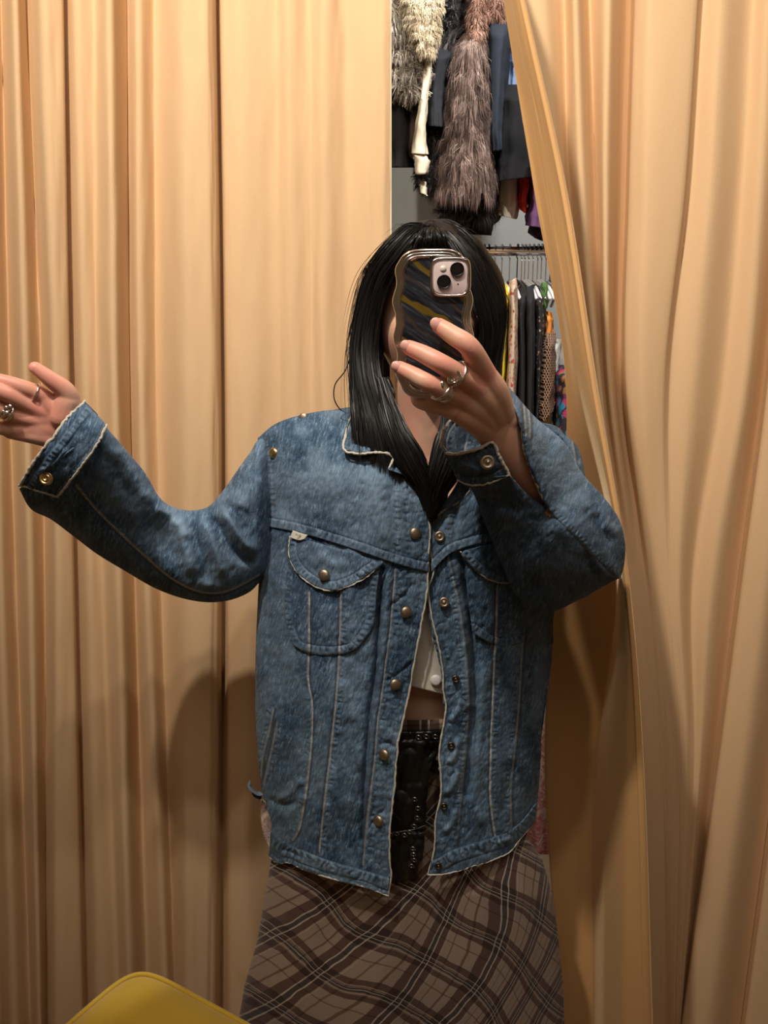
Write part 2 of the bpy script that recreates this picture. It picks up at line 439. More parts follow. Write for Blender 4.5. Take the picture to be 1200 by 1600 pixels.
right_cols = [
    Q([806, 862, 908, 950, 965, 970], .0), Q([850, 876, 915, 955, 978, 988], -.01),
    Q([883, 890, 925, 962, 988, 1000], [.03, .03, .03, .01, .01, .01]), Q([899, 910, 936, 972, 998, 1010], [-.025, -.02, -.01, 0, 0, 0]),
    Q([920, 932, 945, 982, 1008, 1018], [.035, .035, .02, .01, .01, .01]), Q([950, 946, 953, 992, 1018, 1026], [-.03, -.03, -.02, .01, .01, .01]),
    Q([973, 965, 961, 1001, 1027, 1034], [.03, .03, .03, .012, .01, .01]), Q([988, 979, 974, 1008, 1034, 1040], [.045, .045, .045, .01, .01, .01]),
    Q([994, 985, 980, 1015, 1040, 1044], [-.01, -.01, -.01, .005, .005, .005]), Q([1016, 1010, 1003, 1026, 1050, 1049], [-.035, -.035, -.03, 0, 0, 0]),
    Q([1087, 1067, 1035, 1042, 1060, 1055], [-.03, -.03, -.025, -.008, -.005, -.005]), Q([1095, 1075, 1045, 1050, 1066, 1058], [.004, .004, -.004, -.01, -.008, -.008]),
    Q([1128, 1112, 1085, 1062, 1073, 1060], [-.025, -.025, -.022, -.016, -.012, -.01]), Q([1174, 1155, 1127, 1082, 1084, 1061], [.012, .012, .014, .014, .0, -.01]),
    Q([1205, 1190, 1165, 1116, 1094, 1062], [-.022, -.022, -.022, -.018, -.01, -.01]), Q([1245, 1225, 1194, 1155, 1116, 1063], .035),
    Q([1250, 1230, 1202, 1163, 1124, 1068], -.03), Q([1285, 1265, 1245, 1205, 1166, 1112], -.05),
    Q([1325, 1305, 1290, 1255, 1212, 1158], .02), Q([1332, 1312, 1297, 1263, 1221, 1166], -.03),
    Q([1370, 1350, 1340, 1310, 1280, 1230], -.05), Q([1420, 1400, 1390, 1360, 1330, 1300], .03), Q([1480, 1460, 1450, 1430, 1400, 1390], -.04),
    Q([1540, 1520, 1510, 1500, 1480, 1480], .03)]
rc, RU, RY, RV = curtain('curtain', R4, right_cols, M['curtain'], nrow=200, v1=1900, wob=.0012)
tag(rc, 'tan curtain pulled aside on the right, its turned hem pushed out by the elbow', 'curtain')
hb, HU, HY, HV = curtain('hem_band', R4, band_cols, M['velvet'], parent=rc, nrow=200, seg=10, wob=.0015, blur=3)
seam_on('hem_stitching', 3*curtain.seg+3, 0, -.0030, .0008, M['cream_hem'], rc)
seam_on('hem_fold', 5*curtain.seg-2, 0, -.001, .0035, M['velvet'], rc)  # rounds the hem fold; tube added to give its crest a highlight
rail = tag(put('curtain_rail', mesh_data('curtain_rail', *loft([(-1.97, 1.42, 2.435), (1.97, 1.42, 2.435)], [.012, .012], n=12, cap=False)), M['chrome']), 'metal rail that the tan curtains hang from', 'rail')

# ------------------------------------------------------------------ ottoman
def ottoman():
    z = .50
    c0 = np.array([-.432, 1.15]) ; ax = np.array([math.cos(-.52), math.sin(-.52)]); ay = np.array([-math.sin(-.52), math.cos(-.52)])*-1
    # far corner c0, one side runs towards the person (ax), the other towards the mirror (ay)
    Wd, D = .52, .50
    t = thing('ottoman', 'mustard yellow velvet ottoman in the bottom left corner, beside the skirt', 'ottoman', (c0[0]+ax[0]*Wd/2+ay[0]*D/2, c0[1]+ax[1]*Wd/2+ay[1]*D/2, 0))
    k = NT('mustard_velvet'); nz = k.noise(k.coord('Object'), 9, 3); fi = k.noise(k.coord('Object'), 400, 2)
    k.B(Base_Color=k.mix(nz, (.44, .265, .006), (.58, .37, .010)), Roughness=.7, Sheen_Weight=.5); k.bump(fi, .2, .001)
    n = 41
    def rbox(name, zc, h, w, d, r, puff):
        th = np.linspace(0, 2*pi, 96, endpoint=False)
        e = 2/5.5*1.0
        cx = np.sign(np.cos(th))*np.abs(np.cos(th))**.20; sy = np.sign(np.sin(th))*np.abs(np.sin(th))**.20
        rows = []
        for a in np.linspace(0, 1, 10):   # top fillet
            rr = 1 - r*(1-math.cos(a*pi/2)); rows.append((rr if a < 1 else rr, zc+h/2 - r*.28*(1-math.sin(pi/2-a*pi/2+0)) if 0 else 0))
        prof = [(0.0, h/2+puff), (.3, h/2+puff*.93), (.6, h/2+puff*.65), (.82, h/2+puff*.28), (.93, h/2), (.975, h/2-.008), (.995, h/2-.022), (1, h/2-.04), (1, -h/2+.01), (.99, -h/2), (0, -h/2)]
        V = np.array([[(c*s*w/2, q*s*d/2, zz+zc) for c, q in zip(cx, sy)] for s, zz in prof])
        o = put(name, mesh_data(name, V.reshape(-1, 3), gfaces(len(prof), 96, True)), k.m, t, loc=(t.location.x, t.location.y, 0), rot=(0, 0, -.52))
        return o
    rbox('seat_cushion', z-.075, .11, Wd, D, .05, .022)
    rbox('base', .19, .26, Wd-.03, D-.03, .05, 0)
    # piping around the cushion
    th = np.linspace(0, 2*pi, 97)
    cx = np.sign(np.cos(th))*np.abs(np.cos(th))**.20*Wd/2*.965; sy = np.sign(np.sin(th))*np.abs(np.sin(th))**.20*D/2*.965
    V, Fs = loft(np.stack([cx, sy, 0*cx+z-.023], -1), [.004]*97, n=8, sub=1, cap=False)
    put('piping', mesh_data('piping', V, Fs), k.m, t, loc=(t.location.x, t.location.y, 0), rot=(0, 0, -.52))
    for sx in (-1, 1):
        for sy_ in (-1, 1):
            V, Fs = loft([(sx*.19, sy_*.18, .065), (sx*.20, sy_*.19, .012)], [.018, .012], n=12)
            put('leg', mesh_data('leg', V, Fs), M['black_plastic'], t, loc=(t.location.x, t.location.y, 0), rot=(0, 0, -.52))
ottoman()

# ------------------------------------------------------------------ clothes in the closet behind
def tube_cloth(A, B, Yc, rd, nt=60, nth=40, folds=5, amp=.012, seed=0, uvs=4.0, top_taper=True):
    """closed cloth hanging between two outlines in the picture, real depth rd"""
    a = crv(A, nt, 'idx'); b = crv(B, nt, 'idx')
    th = np.linspace(0, 2*pi, nth, endpoint=False)
    c, s = np.cos(th), np.sin(th)
    c2 = np.sign(c)*np.abs(c)**.8
    tt = np.linspace(0, 1, nt)[:, None]
    w = (a+b)[:, None]/2 + (b-a)[:, None]/2*c2[None, :, None]
    dep = rd*(.35+.65*sstep(0, .18, tt)) if top_taper else rd+0*tt
    Y = Yc - dep*s[None] + amp*np.sin(c2*pi*folds + seed*1.7 + 2.5*fbm(tt*2, tt*0+seed, seed))*(.3+.7*tt)*np.abs(s)**.3
    u = w[..., 0] + (fbm(tt*6, s[None]*2+9, seed+5)-.5)*6
    V = P(u, w[..., 1], Y)
    uv = np.stack([np.broadcast_to(th/(2*pi)*uvs*.35, (nt, nth)), V[..., 2]*uvs*.5], -1)
    F4 = gfaces(nt, nth, True)
    Vv = np.vstack([V.reshape(-1, 3), V[0].mean(0), V[-1].mean(0)+(0, 0, .01)])
    uv = np.vstack([uv.reshape(-1, 2), uv[0, 0], uv[-1, 0]])
    j = np.arange(nth); j2 = (j+1) % nth
    T0 = np.stack([j2, j, np.full(nth, nt*nth)], -1); T1 = np.stack([(nt-1)*nth+j, (nt-1)*nth+j2, np.full(nth, nt*nth+1)], -1)
    return Vv, [F4, T0, T1], uv, V

def fur_strands(V, n, length, width, seed=0, droop=1.0, curl=0, spread=.5):
    """short hairs as thin triangles rooted on the grid V"""
    r = np.random.default_rng(seed); nt, nth = V.shape[:2]
    i = r.uniform(0, nt-1.01, n); j = r.uniform(0, nth, n); i0 = i.astype(int); j0 = j.astype(int) % nth
    fi = (i-i0)[:, None]; fj = (j % 1)[:, None]; j1 = (j0+1) % nth
    p = V[i0, j0]*(1-fi)*(1-fj)+V[i0+1, j0]*fi*(1-fj)+V[i0, j1]*(1-fi)*fj+V[i0+1, j1]*fi*fj
    t = V[i0, j1]-V[i0, j0]; d = V[i0+1, j0]-V[i0, j0]
    N = np.cross(t, d); N /= np.linalg.norm(N, axis=1)[:, None]+1e-9
    cen = V.mean(1)[i0]; N *= np.sign((N*(p-cen)).sum(1))[:, None]
    cl = r.normal(size=(nt//3+2, 14, 3)); k = cl[i0//3, (j0*14//nth)]
    D = N*.55 + np.array([0, 0, -1.])*droop + k*spread*.5 + r.normal(size=(n, 3))*.28
    D /= np.linalg.norm(D, axis=1)[:, None]
    Ln = length*r.uniform(.6, 1.3, n)[:, None]
    S = np.cross(D, N+r.normal(size=(n, 3))*.3); S /= np.linalg.norm(S, axis=1)[:, None]+1e-9
    m = p + D*Ln*.55 + N*Ln*.1 + k*curl*Ln*.3
    e = p + D*Ln + np.array([0, 0, -1.])*Ln*.25
    w = width
    W = np.stack([p-S*w/2, p+S*w/2, m+S*w/2.4, m-S*w/2.4, e], 1).reshape(-1, 3)
    q = np.arange(n)[:, None]*5
    return W, [q+np.array([[0, 1, 2, 3]]), q+np.array([[3, 2, 4]])]

def px2(L): return [tuple(x) for x in L]
def garment(name, label, cat, A, B, Yc, rd, mat, fur=None, furmat=None, group=None, part='body', **kw):
    V, Fs, uv, G = tube_cloth(A, B, Yc, rd, **kw)
    t = thing(name, label, cat, tuple(V[-1] - (0, 0, .01)), group)
    put(part, mesh_data(part, V, Fs, uv), mat, t)
    if fur:
        W, Wf = fur_strands(G, *fur)
        stuff(put('fur', mesh_data('fur', W, Wf, smooth=False), furmat or mat, t))
    return t, G

def furmat(name, c0, c1, c2, sc_=14):
    k = NT(name); nz = k.noise(k.coord('Object'), sc_, 4, .7, 1.0); n2 = k.noise(k.coord('Object', (90, 90, 9)), 1, 2)
    k.B(Base_Color=k.ramp(k.math('ADD', k.math('MULTIPLY', nz, .7), k.math('MULTIPLY', n2, .3)), [(.33, c0), (.5, c1), (.68, c2)]), Roughness=.55, Sheen_Weight=.15); return k.m
FM = dict(brown=furmat('brown_fur', (.05, .028, .022), (.17, .105, .085), (.36, .26, .22)),
          cream=furmat('cream_fur', (.30, .22, .12), (.62, .52, .36), (.85, .78, .62), 20),
          grey=furmat('grey_fur', (.10, .085, .07), (.36, .31, .25), (.72, .66, .56), 30),
          dark=furmat('dark_fur', (.008, .006, .006), (.022, .017, .016), (.05, .04, .04)),
          rust=furmat('rust_fur', (.10, .04, .025), (.25, .12, .08), (.42, .25, .18)))
def cl(name, c, n=.2, s=20, r=.85): m = simple(name, c, r, noise=n, nscale=s); m.node_tree.nodes['Principled BSDF'].inputs['Specular IOR Level'].default_value = .15; return m

# upper rail: coats seen from the side
UR = struct  # (kept readable)
garment('fur_coat', 'long brown fur coat hanging in the middle above the phone', 'coat',
        [(722, 52), (712, 90), (703, 150), (698, 210), (690, 250), (684, 298)], [(742, 52), (756, 70), (761, 130), (762, 200), (766, 250), (768, 302)], 2.40, .16,
        FM['brown'], (42000, .040, .0018, 1, 2.2, .2, .8), FM['brown'], nt=70, nth=60, seed=3)
garment('dark_fur_coat', 'dark brown fur hem hanging below the long brown fur coat', 'coat',
        [(712, 230), (705, 280), (700, 310), (694, 350)], [(752, 230), (762, 280), (765, 310), (764, 336)], 2.47, .12,
        FM['dark'], (9000, .04, .0022, 2, 1.0, .3, 1.2), FM['dark'], seed=4)
garment('fur_strip_coat', 'narrow rusty brown fur sleeve hanging above the long brown coat', 'coat',
        [(734, -60), (735, 0), (733, 40), (738, 58)], [(757, -60), (755, 0), (754, 40), (750, 58)], 2.33, .05,
        FM['rust'], (4000, .02, .002, 5, 1.2, .1, .5), FM['rust'], folds=1, amp=.004, seed=6)
garment('fur_jacket', 'short rusty fur jacket at the top beside the curtain edge', 'jacket',
        [(758, -60), (759, -20), (757, 15), (764, 32)], [(800, -60), (798, -20), (796, 12), (786, 20)], 2.46, .10,
        FM['rust'], (5000, .03, .002, 7, 1.0, .2, .8), FM['rust'], seed=8)
garment('curly_fur_coat', 'black curly fur coat between the cream fur and the brown fur', 'coat',
        [(684, -60), (682, 0), (678, 50), (672, 95), (680, 120)], [(742, -60), (733, 0), (728, 50), (722, 80), (712, 100)], 2.50, .14,
        FM['dark'], (12000, .02, .0028, 9, .4, 1.6, 2.0), FM['dark'], seed=9)
garment('cream_fur_coat', 'cream fur stole tapering to a point at the top left of the gap', 'stole',
        [(627, -60), (624, 0), (629, 30), (645, 62), (660, 84)], [(692, -60), (688, 0), (684, 35), (680, 60), (672, 88)], 2.25, .07,
        FM['cream'], (14000, .016, .0018, 11, .8, .4, .8), FM['cream'], folds=2, amp=.006, seed=11)
# cream coat edge with turned cuff
t, G = garment('cream_coat', 'narrow pale cream leather coat edge with a turned cuff', 'coat',
        [(662, 86), (657, 140), (650, 190), (642, 240)], [(675, 86), (669, 150), (665, 200), (668, 242)], 2.28, .05, simple('cream_leather', (.74, .66, .50), .6), folds=1, amp=.003)
V, Fs, uv, G = tube_cloth([(642, 238), (647, 252), (649, 273)], [(662, 240), (671, 252), (668, 272)], 2.27, .035, 12, 24, 1, .002)
put('cuff', mesh_data('cuff', V, Fs, uv), simple('cream_cuff', (.66, .58, .46), .6), t)
V, Fs, uv, G = tube_cloth([(656, 282), (656, 292), (657, 302)], [(664, 284), (666, 294), (667, 306)], 2.30, .02, 10, 16, 1, .002)
put('belt_end', mesh_data('belt_end', V, Fs, uv), simple('cream_cuff', (.66, .58, .46), .6), t)
garment('shaggy_fur_coat', 'grey beige shaggy fur hem at the left edge of the gap', 'coat',
        [(596, -40), (598, 20), (600, 80), (604, 118), (622, 130)], [(640, -40), (628, 20), (650, 70), (662, 110), (652, 158)], 2.36, .12,
        FM['grey'], (16000, .035, .0026, 13, 1.0, .9, 1.6), FM['grey'], seed=13)
garment('black_coat', 'black coat under the grey shaggy fur', 'coat', [(590, 60), (592, 130), (596, 200), (598, 262)], [(650, 60), (648, 130), (650, 200), (652, 262)], 2.50, .20, cl('black_wool', (.012, .011, .012)), seed=14)
garment('brown_shirt', 'dark brown garment just left of the cream cuff', 'coat', [(632, 150), (636, 190), (634, 235), (634, 246)], [(662, 150), (660, 190), (664, 240), (680, 252)], 2.44, .14, cl('dark_brown_wool', (.045, .028, .022)), seed=15)
garment('charcoal_coat', 'charcoal wool coat left of the long brown fur', 'coat', [(668, 70), (668, 110), (664, 160), (664, 196)], [(712, 70), (702, 110), (698, 150), (698, 200)], 2.45, .18, cl('charcoal_wool', (.022, .024, .029)), seed=16)
garment('black_jacket', 'black jacket with its rounded hem left of the brown fur hem', 'jacket', [(660, 180), (656, 230), (652, 280), (668, 298)], [(704, 180), (700, 230), (698, 280), (692, 304)], 2.52, .18, cl('black_cotton', (.014, .013, .014)),
        (3000, .02, .002, 17, .8, .5, .8), FM['dark'], seed=17)
garment('navy_coat', 'slate navy coat right of the long brown fur coat', 'coat', [(758, 20), (760, 90), (762, 170), (764, 238)], [(800, 20), (797, 90), (790, 170), (786, 235)], 2.47, .18, cl('navy_wool', (.020, .025, .036)), seed=18)
garment('blue_shirt', 'dusty blue shirt next to the curtain edge', 'shirt', [(788, 40), (790, 80), (788, 110), (786, 146)], [(822, 40), (824, 80), (826, 110), (828, 146)], 2.57, .16, cl('dusty_blue', (.12, .17, .29)), seed=19)
garment('black_wool_coat', 'large black coat hanging against the curtain edge', 'coat', [(780, 132), (776, 180), (770, 240), (772, 284)], [(845, 132), (850, 180), (850, 240), (836, 276)], 2.45, .16, cl('black_melton', (.009, .0095, .011)), seed=20)
garment('beige_blouse', 'pale grey beige garment hem below the black coat', 'blouse', [(772, 240), (772, 290), (768, 320), (768, 334)], [(815, 240), (812, 290), (811, 320), (808, 343)], 2.60, .14, cl('pale_beige', (.60, .55, .47), .08), seed=21)
garment('red_blouse', 'bright red garment sliver beside the purple one', 'top', [(806, 240), (808, 280), (809, 310), (811, 326)], [(832, 240), (832, 280), (826, 310), (822, 334)], 2.58, .12, cl('bright_red', (.75, .06, .045)), seed=22)
garment('purple_dress', 'dusty purple garment hanging at the curtain edge', 'dress', [(826, 200), (824, 270), (824, 320), (820, 352)], [(872, 200), (880, 270), (880, 320), (884, 362)], 2.55, .15, cl('dusty_purple', (.11, .05, .12)), seed=23)
garment('plum_blouse', 'dark plum garment hem under the purple one', 'blouse', [(830, 300), (826, 340), (826, 362), (834, 372)], [(880, 300), (890, 340), (890, 372), (880, 386)], 2.62, .12, cl('dark_plum', (.035, .018, .045)), seed=24)
garment('black_skirt', 'black garment hem poking out below the brown furs', 'skirt', [(728, 290), (726, 330), (727, 350), (730, 366)], [(780, 290), (784, 335), (772, 352), (768, 368)], 2.56, .10, cl('black_knit', (.016, .014, .014)), seed=25)
rl = put('clothes_rail', mesh_data('clothes_rail', *loft([(-1.95, 2.45, 2.86), (1.95, 2.45, 2.86)], [.014, .014], n=12, cap=False)), M['chrome'])
tag(rl, 'upper chrome clothes rail that the fur coats hang from', 'rail')

# lower rail with hangers
ZR = float(P(790, 392, 2.66)[2])
rl = put('clothes_rail', mesh_data('clothes_rail', *loft([(-1.95, 2.66, ZR), (1.95, 2.66, ZR)], [.016, .016], n=16, cap=False)), M['chrome'])
tag(rl, 'lower chrome clothes rail carrying the row of hangers', 'rail')
def hanger(u, mat, label, group):
    x = float(P(u, 392, 2.66)[0])
    t = thing('clothes_hanger', label, 'hanger', (x, 2.66, ZR-.17), group)
    a = np.linspace(-.6*pi, pi, 14)
    j = random.uniform(-.008, .008)
    hk = [(x+j*.3, 2.66+.024*math.sin(q), ZR+.002+.022*math.cos(q)) for q in a][::-1]
    hk = [(x, 2.66, ZR-.10), (x, 2.66, ZR-.045)] + [(x, 2.66+.024*math.sin(q), ZR-.001+.022*math.cos(q)) for q in np.linspace(pi, -.45*pi, 14)]
    V, Fs = loft(hk, [.0021]*len(hk), up=(1, 0, 0), n=8, sub=2)
    put('hook', mesh_data('hook', V, Fs), mat if mat is not M['white_plastic'] else M['chrome'], t)
    pts = [(x, 2.44, ZR-.165), (x, 2.52, ZR-.128), (x, 2.62, ZR-.103), (x, 2.66, ZR-.096), (x, 2.70, ZR-.103), (x, 2.80, ZR-.128), (x, 2.88, ZR-.165)]
    V, Fs = loft(pts, [.0055]*7, up=(1, 0, 0), n=8, sub=2)
    put('arms', mesh_data('arms', V, Fs), mat, t)
hl = {'white': 'white plastic hanger with a chrome hook on the lower rail', 'black': 'black hanger on the lower rail', 'chrome': 'chrome wire hanger on the lower rail'}
ORD = ['first', 'second', 'third', 'fourth', 'fifth', 'sixth', 'seventh', 'eighth', 'ninth', 'tenth', 'eleventh', 'twelfth']; hcount = {}
hm = {'white': M['white_plastic'], 'black': M['black_plastic'], 'chrome': M['chrome']}
for u, k in [(744, 'white'), (748, 'white'), (757, 'black'), (764, 'black'), (774, 'white'), (785, 'white'), (797, 'white'), (809, 'black'), (816, 'chrome'), (821, 'white'), (827, 'white'),
             (834, 'chrome'), (841, 'white'), (847, 'white'), (854, 'chrome'), (861, 'black'), (869, 'white'), (878, 'chrome'), (887, 'white')]:
    hcount[k] = hcount.get(k, 0)+1
    hanger(u, hm[k], hl[k].replace(' on the lower rail', '') + ', ' + ORD[hcount[k]-1] + ' such from the left', k + ' hangers on the lower rail')

def floral(name, bg, cols, scale=26, thr=.55, rough=.8):
    k = NT(name); c = k.coord('Object'); v = k.n('ShaderNodeTexVoronoi'); k.set(v.inputs['Vector'], c); v.inputs['Scale'].default_value = scale; v.inputs['Randomness'].default_value = 1
    nz = k.noise(c, scale*1.3, 3, .7, 1.5)
    m = k.ramp(k.math('ADD', v.outputs['Distance'], k.math('MULTIPLY', nz, .5)), [(thr, (1, 1, 1)), (thr+.04, (0, 0, 0))])
    sp = k.n('ShaderNodeSeparateColor'); k.t.links.new(v.outputs['Color'], sp.inputs[0])
    st = [(i/len(cols), c2) for i, c2 in enumerate(cols)]
    k.B(Base_Color=k.mix(m, bg, k.ramp(sp.outputs[0], st, 'CONSTANT')), Roughness=rough); return k.m
def crochet():
    k = NT('brown_crochet'); sp = k.n('ShaderNodeSeparateXYZ'); k.t.links.new(k.coord('Object'), sp.inputs[0])
    a = k.math('SINE', k.math('MULTIPLY', k.math('ADD', k.math('MULTIPLY', sp.outputs[0], 2.2), sp.outputs[2]), 400))
    b = k.math('SINE', k.math('MULTIPLY', k.math('SUBTRACT', k.math('MULTIPLY', sp.outputs[0], 2.2), sp.outputs[2]), 400))
    m = k.math('MAXIMUM', a, b); k.B(Base_Color=k.ramp(m, [(.25, (.035, .016, .01)), (.75, (.42, .25, .16))]), Roughness=.8); k.bump(m, .8, .004); return k.m
LOWER = [
 ('red_shirt', 'bright pinkish red shirt shoulder beside the yellow one on the lower rail', 'shirt', [(770, 452), (776, 447), (776, 520), (776, 600)], [(780, 446), (785, 452), (784, 520), (784, 600)], 2.62, .15, cl('pink_red', (.75, .03, .07))),
 ('yellow_blouse', 'yellow blouse with thin dark sketch lines on the lower rail', 'blouse', [(783, 444), (784, 480), (780, 560), (776, 650)], [(793, 446), (795, 480), (793, 560), (788, 650)], 2.56, .18, floral('yellow_sketch', (.80, .66, .03), [(.80, .66, .03), (.06, .06, .03)], 110, .30)),
 ('pink_floral_dress', 'cream dress with red flowers on the lower rail right of the yellow blouse', 'dress', [(797, 440), (793, 470), (790, 560), (786, 690)], [(806, 434), (809, 470), (810, 560), (806, 690)], 2.55, .20, floral('pink_floral', (.66, .52, .38), [(.66, .05, .05), (.60, .20, .16), (.35, .10, .06), (.70, .44, .30)], 75, .62)),
 ('maroon_dress', 'dark maroon garment between the cream floral dress and the black ones', 'dress', [(806, 470), (805, 540), (802, 620), (800, 700)], [(812, 470), (813, 540), (812, 620), (810, 700)], 2.66, .20, cl('dark_maroon', (.06, .02, .02))),
 ('black_dress', 'plain black dress with a grey sheen collar on the lower rail', 'dress', [(809, 450), (808, 500), (808, 600), (806, 720)], [(824, 448), (824, 500), (824, 600), (823, 720)], 2.58, .20, floral('black_grey', (.010, .010, .012), [(.01, .01, .012), (.05, .06, .07)], 24, .4)),
 ('black_coat', 'smooth black coat on the lower rail left of the floral black dress', 'coat', [(820, 450), (820, 500), (821, 600), (820, 730)], [(836, 444), (837, 500), (836, 600), (834, 730)], 2.55, .20, floral('black_rose', (.012, .013, .018), [(.012, .013, .018), (.012, .013, .018), (.35, .12, .14)], 30, .36)),
 ('black_floral_dress', 'black dress with small pink and cream flowers', 'dress', [(834, 450), (835, 500), (835, 600), (832, 740)], [(850, 446), (853, 500), (848, 600), (842, 740)], 2.60, .20, floral('black_floral', (.016, .015, .016), [(.5, .24, .16), (.42, .42, .36), (.05, .05, .05), (.3, .1, .1)], 62, .50)),
 ('green_shirt', 'green shirt shoulder near the curtain on the lower rail', 'shirt', [(846, 442), (845, 455), (846, 470), (850, 482)], [(855, 440), (856, 455), (856, 470), (854, 482)], 2.52, .08, cl('leaf_green', (.09, .18, .06))),
 ('orange_scarf', 'orange scarf above the brown crochet top', 'scarf', [(853, 486), (852, 510), (850, 530), (852, 545)], [(863, 488), (864, 510), (864, 530), (860, 545)], 2.50, .05, cl('orange_silk', (.62, .25, .06))),
 ('crochet_top', 'brown crochet lattice top near the curtain edge', 'top', [(852, 520), (846, 560), (842, 620), (841, 668)], [(868, 520), (868, 560), (868, 600), (866, 640)], 2.48, .14, crochet()),
 ('orange_blouse', 'small orange garment hem below the crochet top', 'top', [(840, 610), (838, 640), (834, 660), (834, 670)], [(850, 610), (850, 640), (846, 660), (842, 672)], 2.50, .06, cl('burnt_orange', (.62, .26, .08))),
 ('lace_shawl', 'gold and cream ruffled lace shawl right above the denim sleeve', 'shawl', [(848, 628), (844, 650), (840, 690), (842, 720)], [(866, 628), (864, 650), (862, 690), (858, 720)], 2.45, .07, floral('gold_lace', (.42, .36, .20), [(.66, .58, .38), (.20, .15, .08)], 60, .6)),
 ('white_shirt', 'white shirt sliver between the crochet top and the colourful dress', 'shirt', [(866, 530), (866, 560), (866, 600), (864, 690)], [(878, 530), (875, 560), (873, 600), (870, 690)], 2.58, .10, cl('white_linen', (.62, .66, .62), .06)),
 ('colourful_dress', 'dark dress with magenta, blue and green flowers next to the curtain', 'dress', [(868, 570), (866, 610), (862, 660), (860, 760)], [(920, 570), (920, 620), (920, 680), (920, 760)], 2.54, .18, floral('jungle_floral', (.03, .02, .03), [(.40, .03, .12), (.02, .20, .34), (.05, .22, .10), (.18, .03, .10), (.30, .14, .05)], 34, .75)),
]
for i, (n_, lab, cat, A, B, Y_, rd, m_) in enumerate(LOWER):
    garment(n_, lab, cat, A, B, Y_, rd, m_, folds=3, amp=.006, seed=40+i, nt=50, nth=40)
garment('white_pink_dress', 'white dress with a pink patterned skirt hanging in the gap right of the jacket', 'dress',
        [(815, 940), (815, 1050), (812, 1150), (808, 1240), (806, 1335)], [(880, 940), (880, 1050), (880, 1150), (880, 1240), (880, 1335)], 1.78, .06,
        (lambda k: (k.B(Base_Color=k.mix(k.ramp(k.math('ADD', (lambda sp: (k.t.links.new(k.coord('Object'), sp.inputs[0]), sp.outputs[2])[1])(k.n('ShaderNodeSeparateXYZ')), 0), [(.62, (1, 1, 1)), (.65, (0, 0, 0))]),
            (.74, .74, .72), k.ramp(k.noise(k.coord('Object'), 34, 3, .6, 2), [(.42, (.80, .74, .74)), (.50, (.62, .16, .22)), (.60, (.75, .50, .52))])), Roughness=.8), k.m)[1])(NT('white_pink_cloth')), folds=3, amp=.01, seed=77)

# ------------------------------------------------------------------ the person
YB = 1.13                                   # depth of the body's mid plane
per = thing('person', 'person in a denim jacket and plaid skirt, one hand raised, the other holding a phone', 'person', (P(660, 1500, YB)[0], YB, 0))

def remesh(parts, voxel, smooth=6, fac=.5):
    V, Fs = merge(parts)
    me = mesh_data('tmp', V, Fs); o = bpy.data.objects.new('tmp', me); COL.objects.link(o)
    r = o.modifiers.new('r', 'REMESH'); r.mode = 'VOXEL'; r.voxel_size = voxel
    if smooth:
        q = o.modifiers.new('s', 'SMOOTH'); q.iterations = smooth; q.factor = fac
    dg = bpy.context.evaluated_depsgraph_get(); ev = o.evaluated_get(dg); m2 = ev.to_mesh()
    n = len(m2.vertices); Vn = np.empty(n*3, np.float32); m2.vertices.foreach_get('co', Vn)
    L_ = np.empty(len(m2.loops), np.int32); m2.loops.foreach_get('vertex_index', L_)
    tot = np.empty(len(m2.polygons), np.int32); m2.polygons.foreach_get('loop_total', tot)
    st = np.empty(len(m2.polygons), np.int32); m2.polygons.foreach_get('loop_start', st)
    q4 = st[tot == 4]; Q = np.stack([L_[q4+i] for i in range(4)], -1)
    t3 = st[tot == 3]; T = np.stack([L_[t3+i] for i in range(3)], -1) if len(t3) else np.zeros((0, 3), np.int32)
    ev.to_mesh_clear(); bpy.data.objects.remove(o); bpy.data.meshes.remove(me)
    return Vn.reshape(-1, 3), ([Q, T] if len(T) else [Q])

def PL(*pts): return [V3(p) for p in pts]
UPY = (0, -1, 0)
# --- torso, legs, arms (coarse) ---
body = []
body.append(loft(PL((648, 1520, YB), (650, 1400, YB), (652, 1280, YB), (655, 1150, YB-.005), (658, 1050, YB-.01), (662, 940, YB), (664, 840, YB), (666, 770, YB+.005), (668, 720, YB+.005), (669, 690, YB)),
    [(.15, .085), (.165, .09), (.155, .088), (.125, .080), (.128, .088), (.145, .100), (.155, .105), (.165, .088), (.14, .065), (.07, .055)], UPY, 32))
body.append(loft(PL((669, 710, YB), (670, 675, YB-.01), (670, 640, YB-.02), (670, 590, YB-.03)), [.058, .052, .050, .052], UPY, 24))
for sx, hx, kx, ax_ in ((-1, 575, 548, 560), (1, 730, 745, 735)):
    hip = P(hx, 1400, YB); 
    body.append(loft([hip, (hip[0], YB-.01, .50), (hip[0], YB+.02, .46), (hip[0], YB+.03, .30), (hip[0], YB+.03, .09)], [.088, .062, .056, .052, .036], UPY, 20))
    body.append(loft([(hip[0], YB+.06, .045), (hip[0], YB-.02, .04), (hip[0], YB-.12, .028)], [(.036, .040), (.042, .035), (.036, .022)], (0, 0, 1), 16))
# shoulders + arms
SL, SR = (476, 745, YB+.02), (838, 740, YB+.02)
EL, WL = (292, 872, YB), (118, 672, .975)
ER, WR = (905, 868, 1.03), (778, 672, .862)
body.append(loft(PL((640, 735, YB), (540, 722, YB+.01), SL), [(.07, .06), (.06, .05), (.052, .05)], UPY, 20))
body.append(loft(PL((700, 735, YB), (790, 722, YB+.01), SR), [(.07, .06), (.06, .05), (.052, .05)], UPY, 20))
body.append(loft(PL(SL, (390, 805, YB+.01), EL, (205, 780, 1.06), (150, 712, .995)), [.050, .043, .036, .034, .028], UPY, 20))
body.append(loft(PL(SR, (885, 800, YB-.03), ER), [.050, .043, .038], UPY, 20))
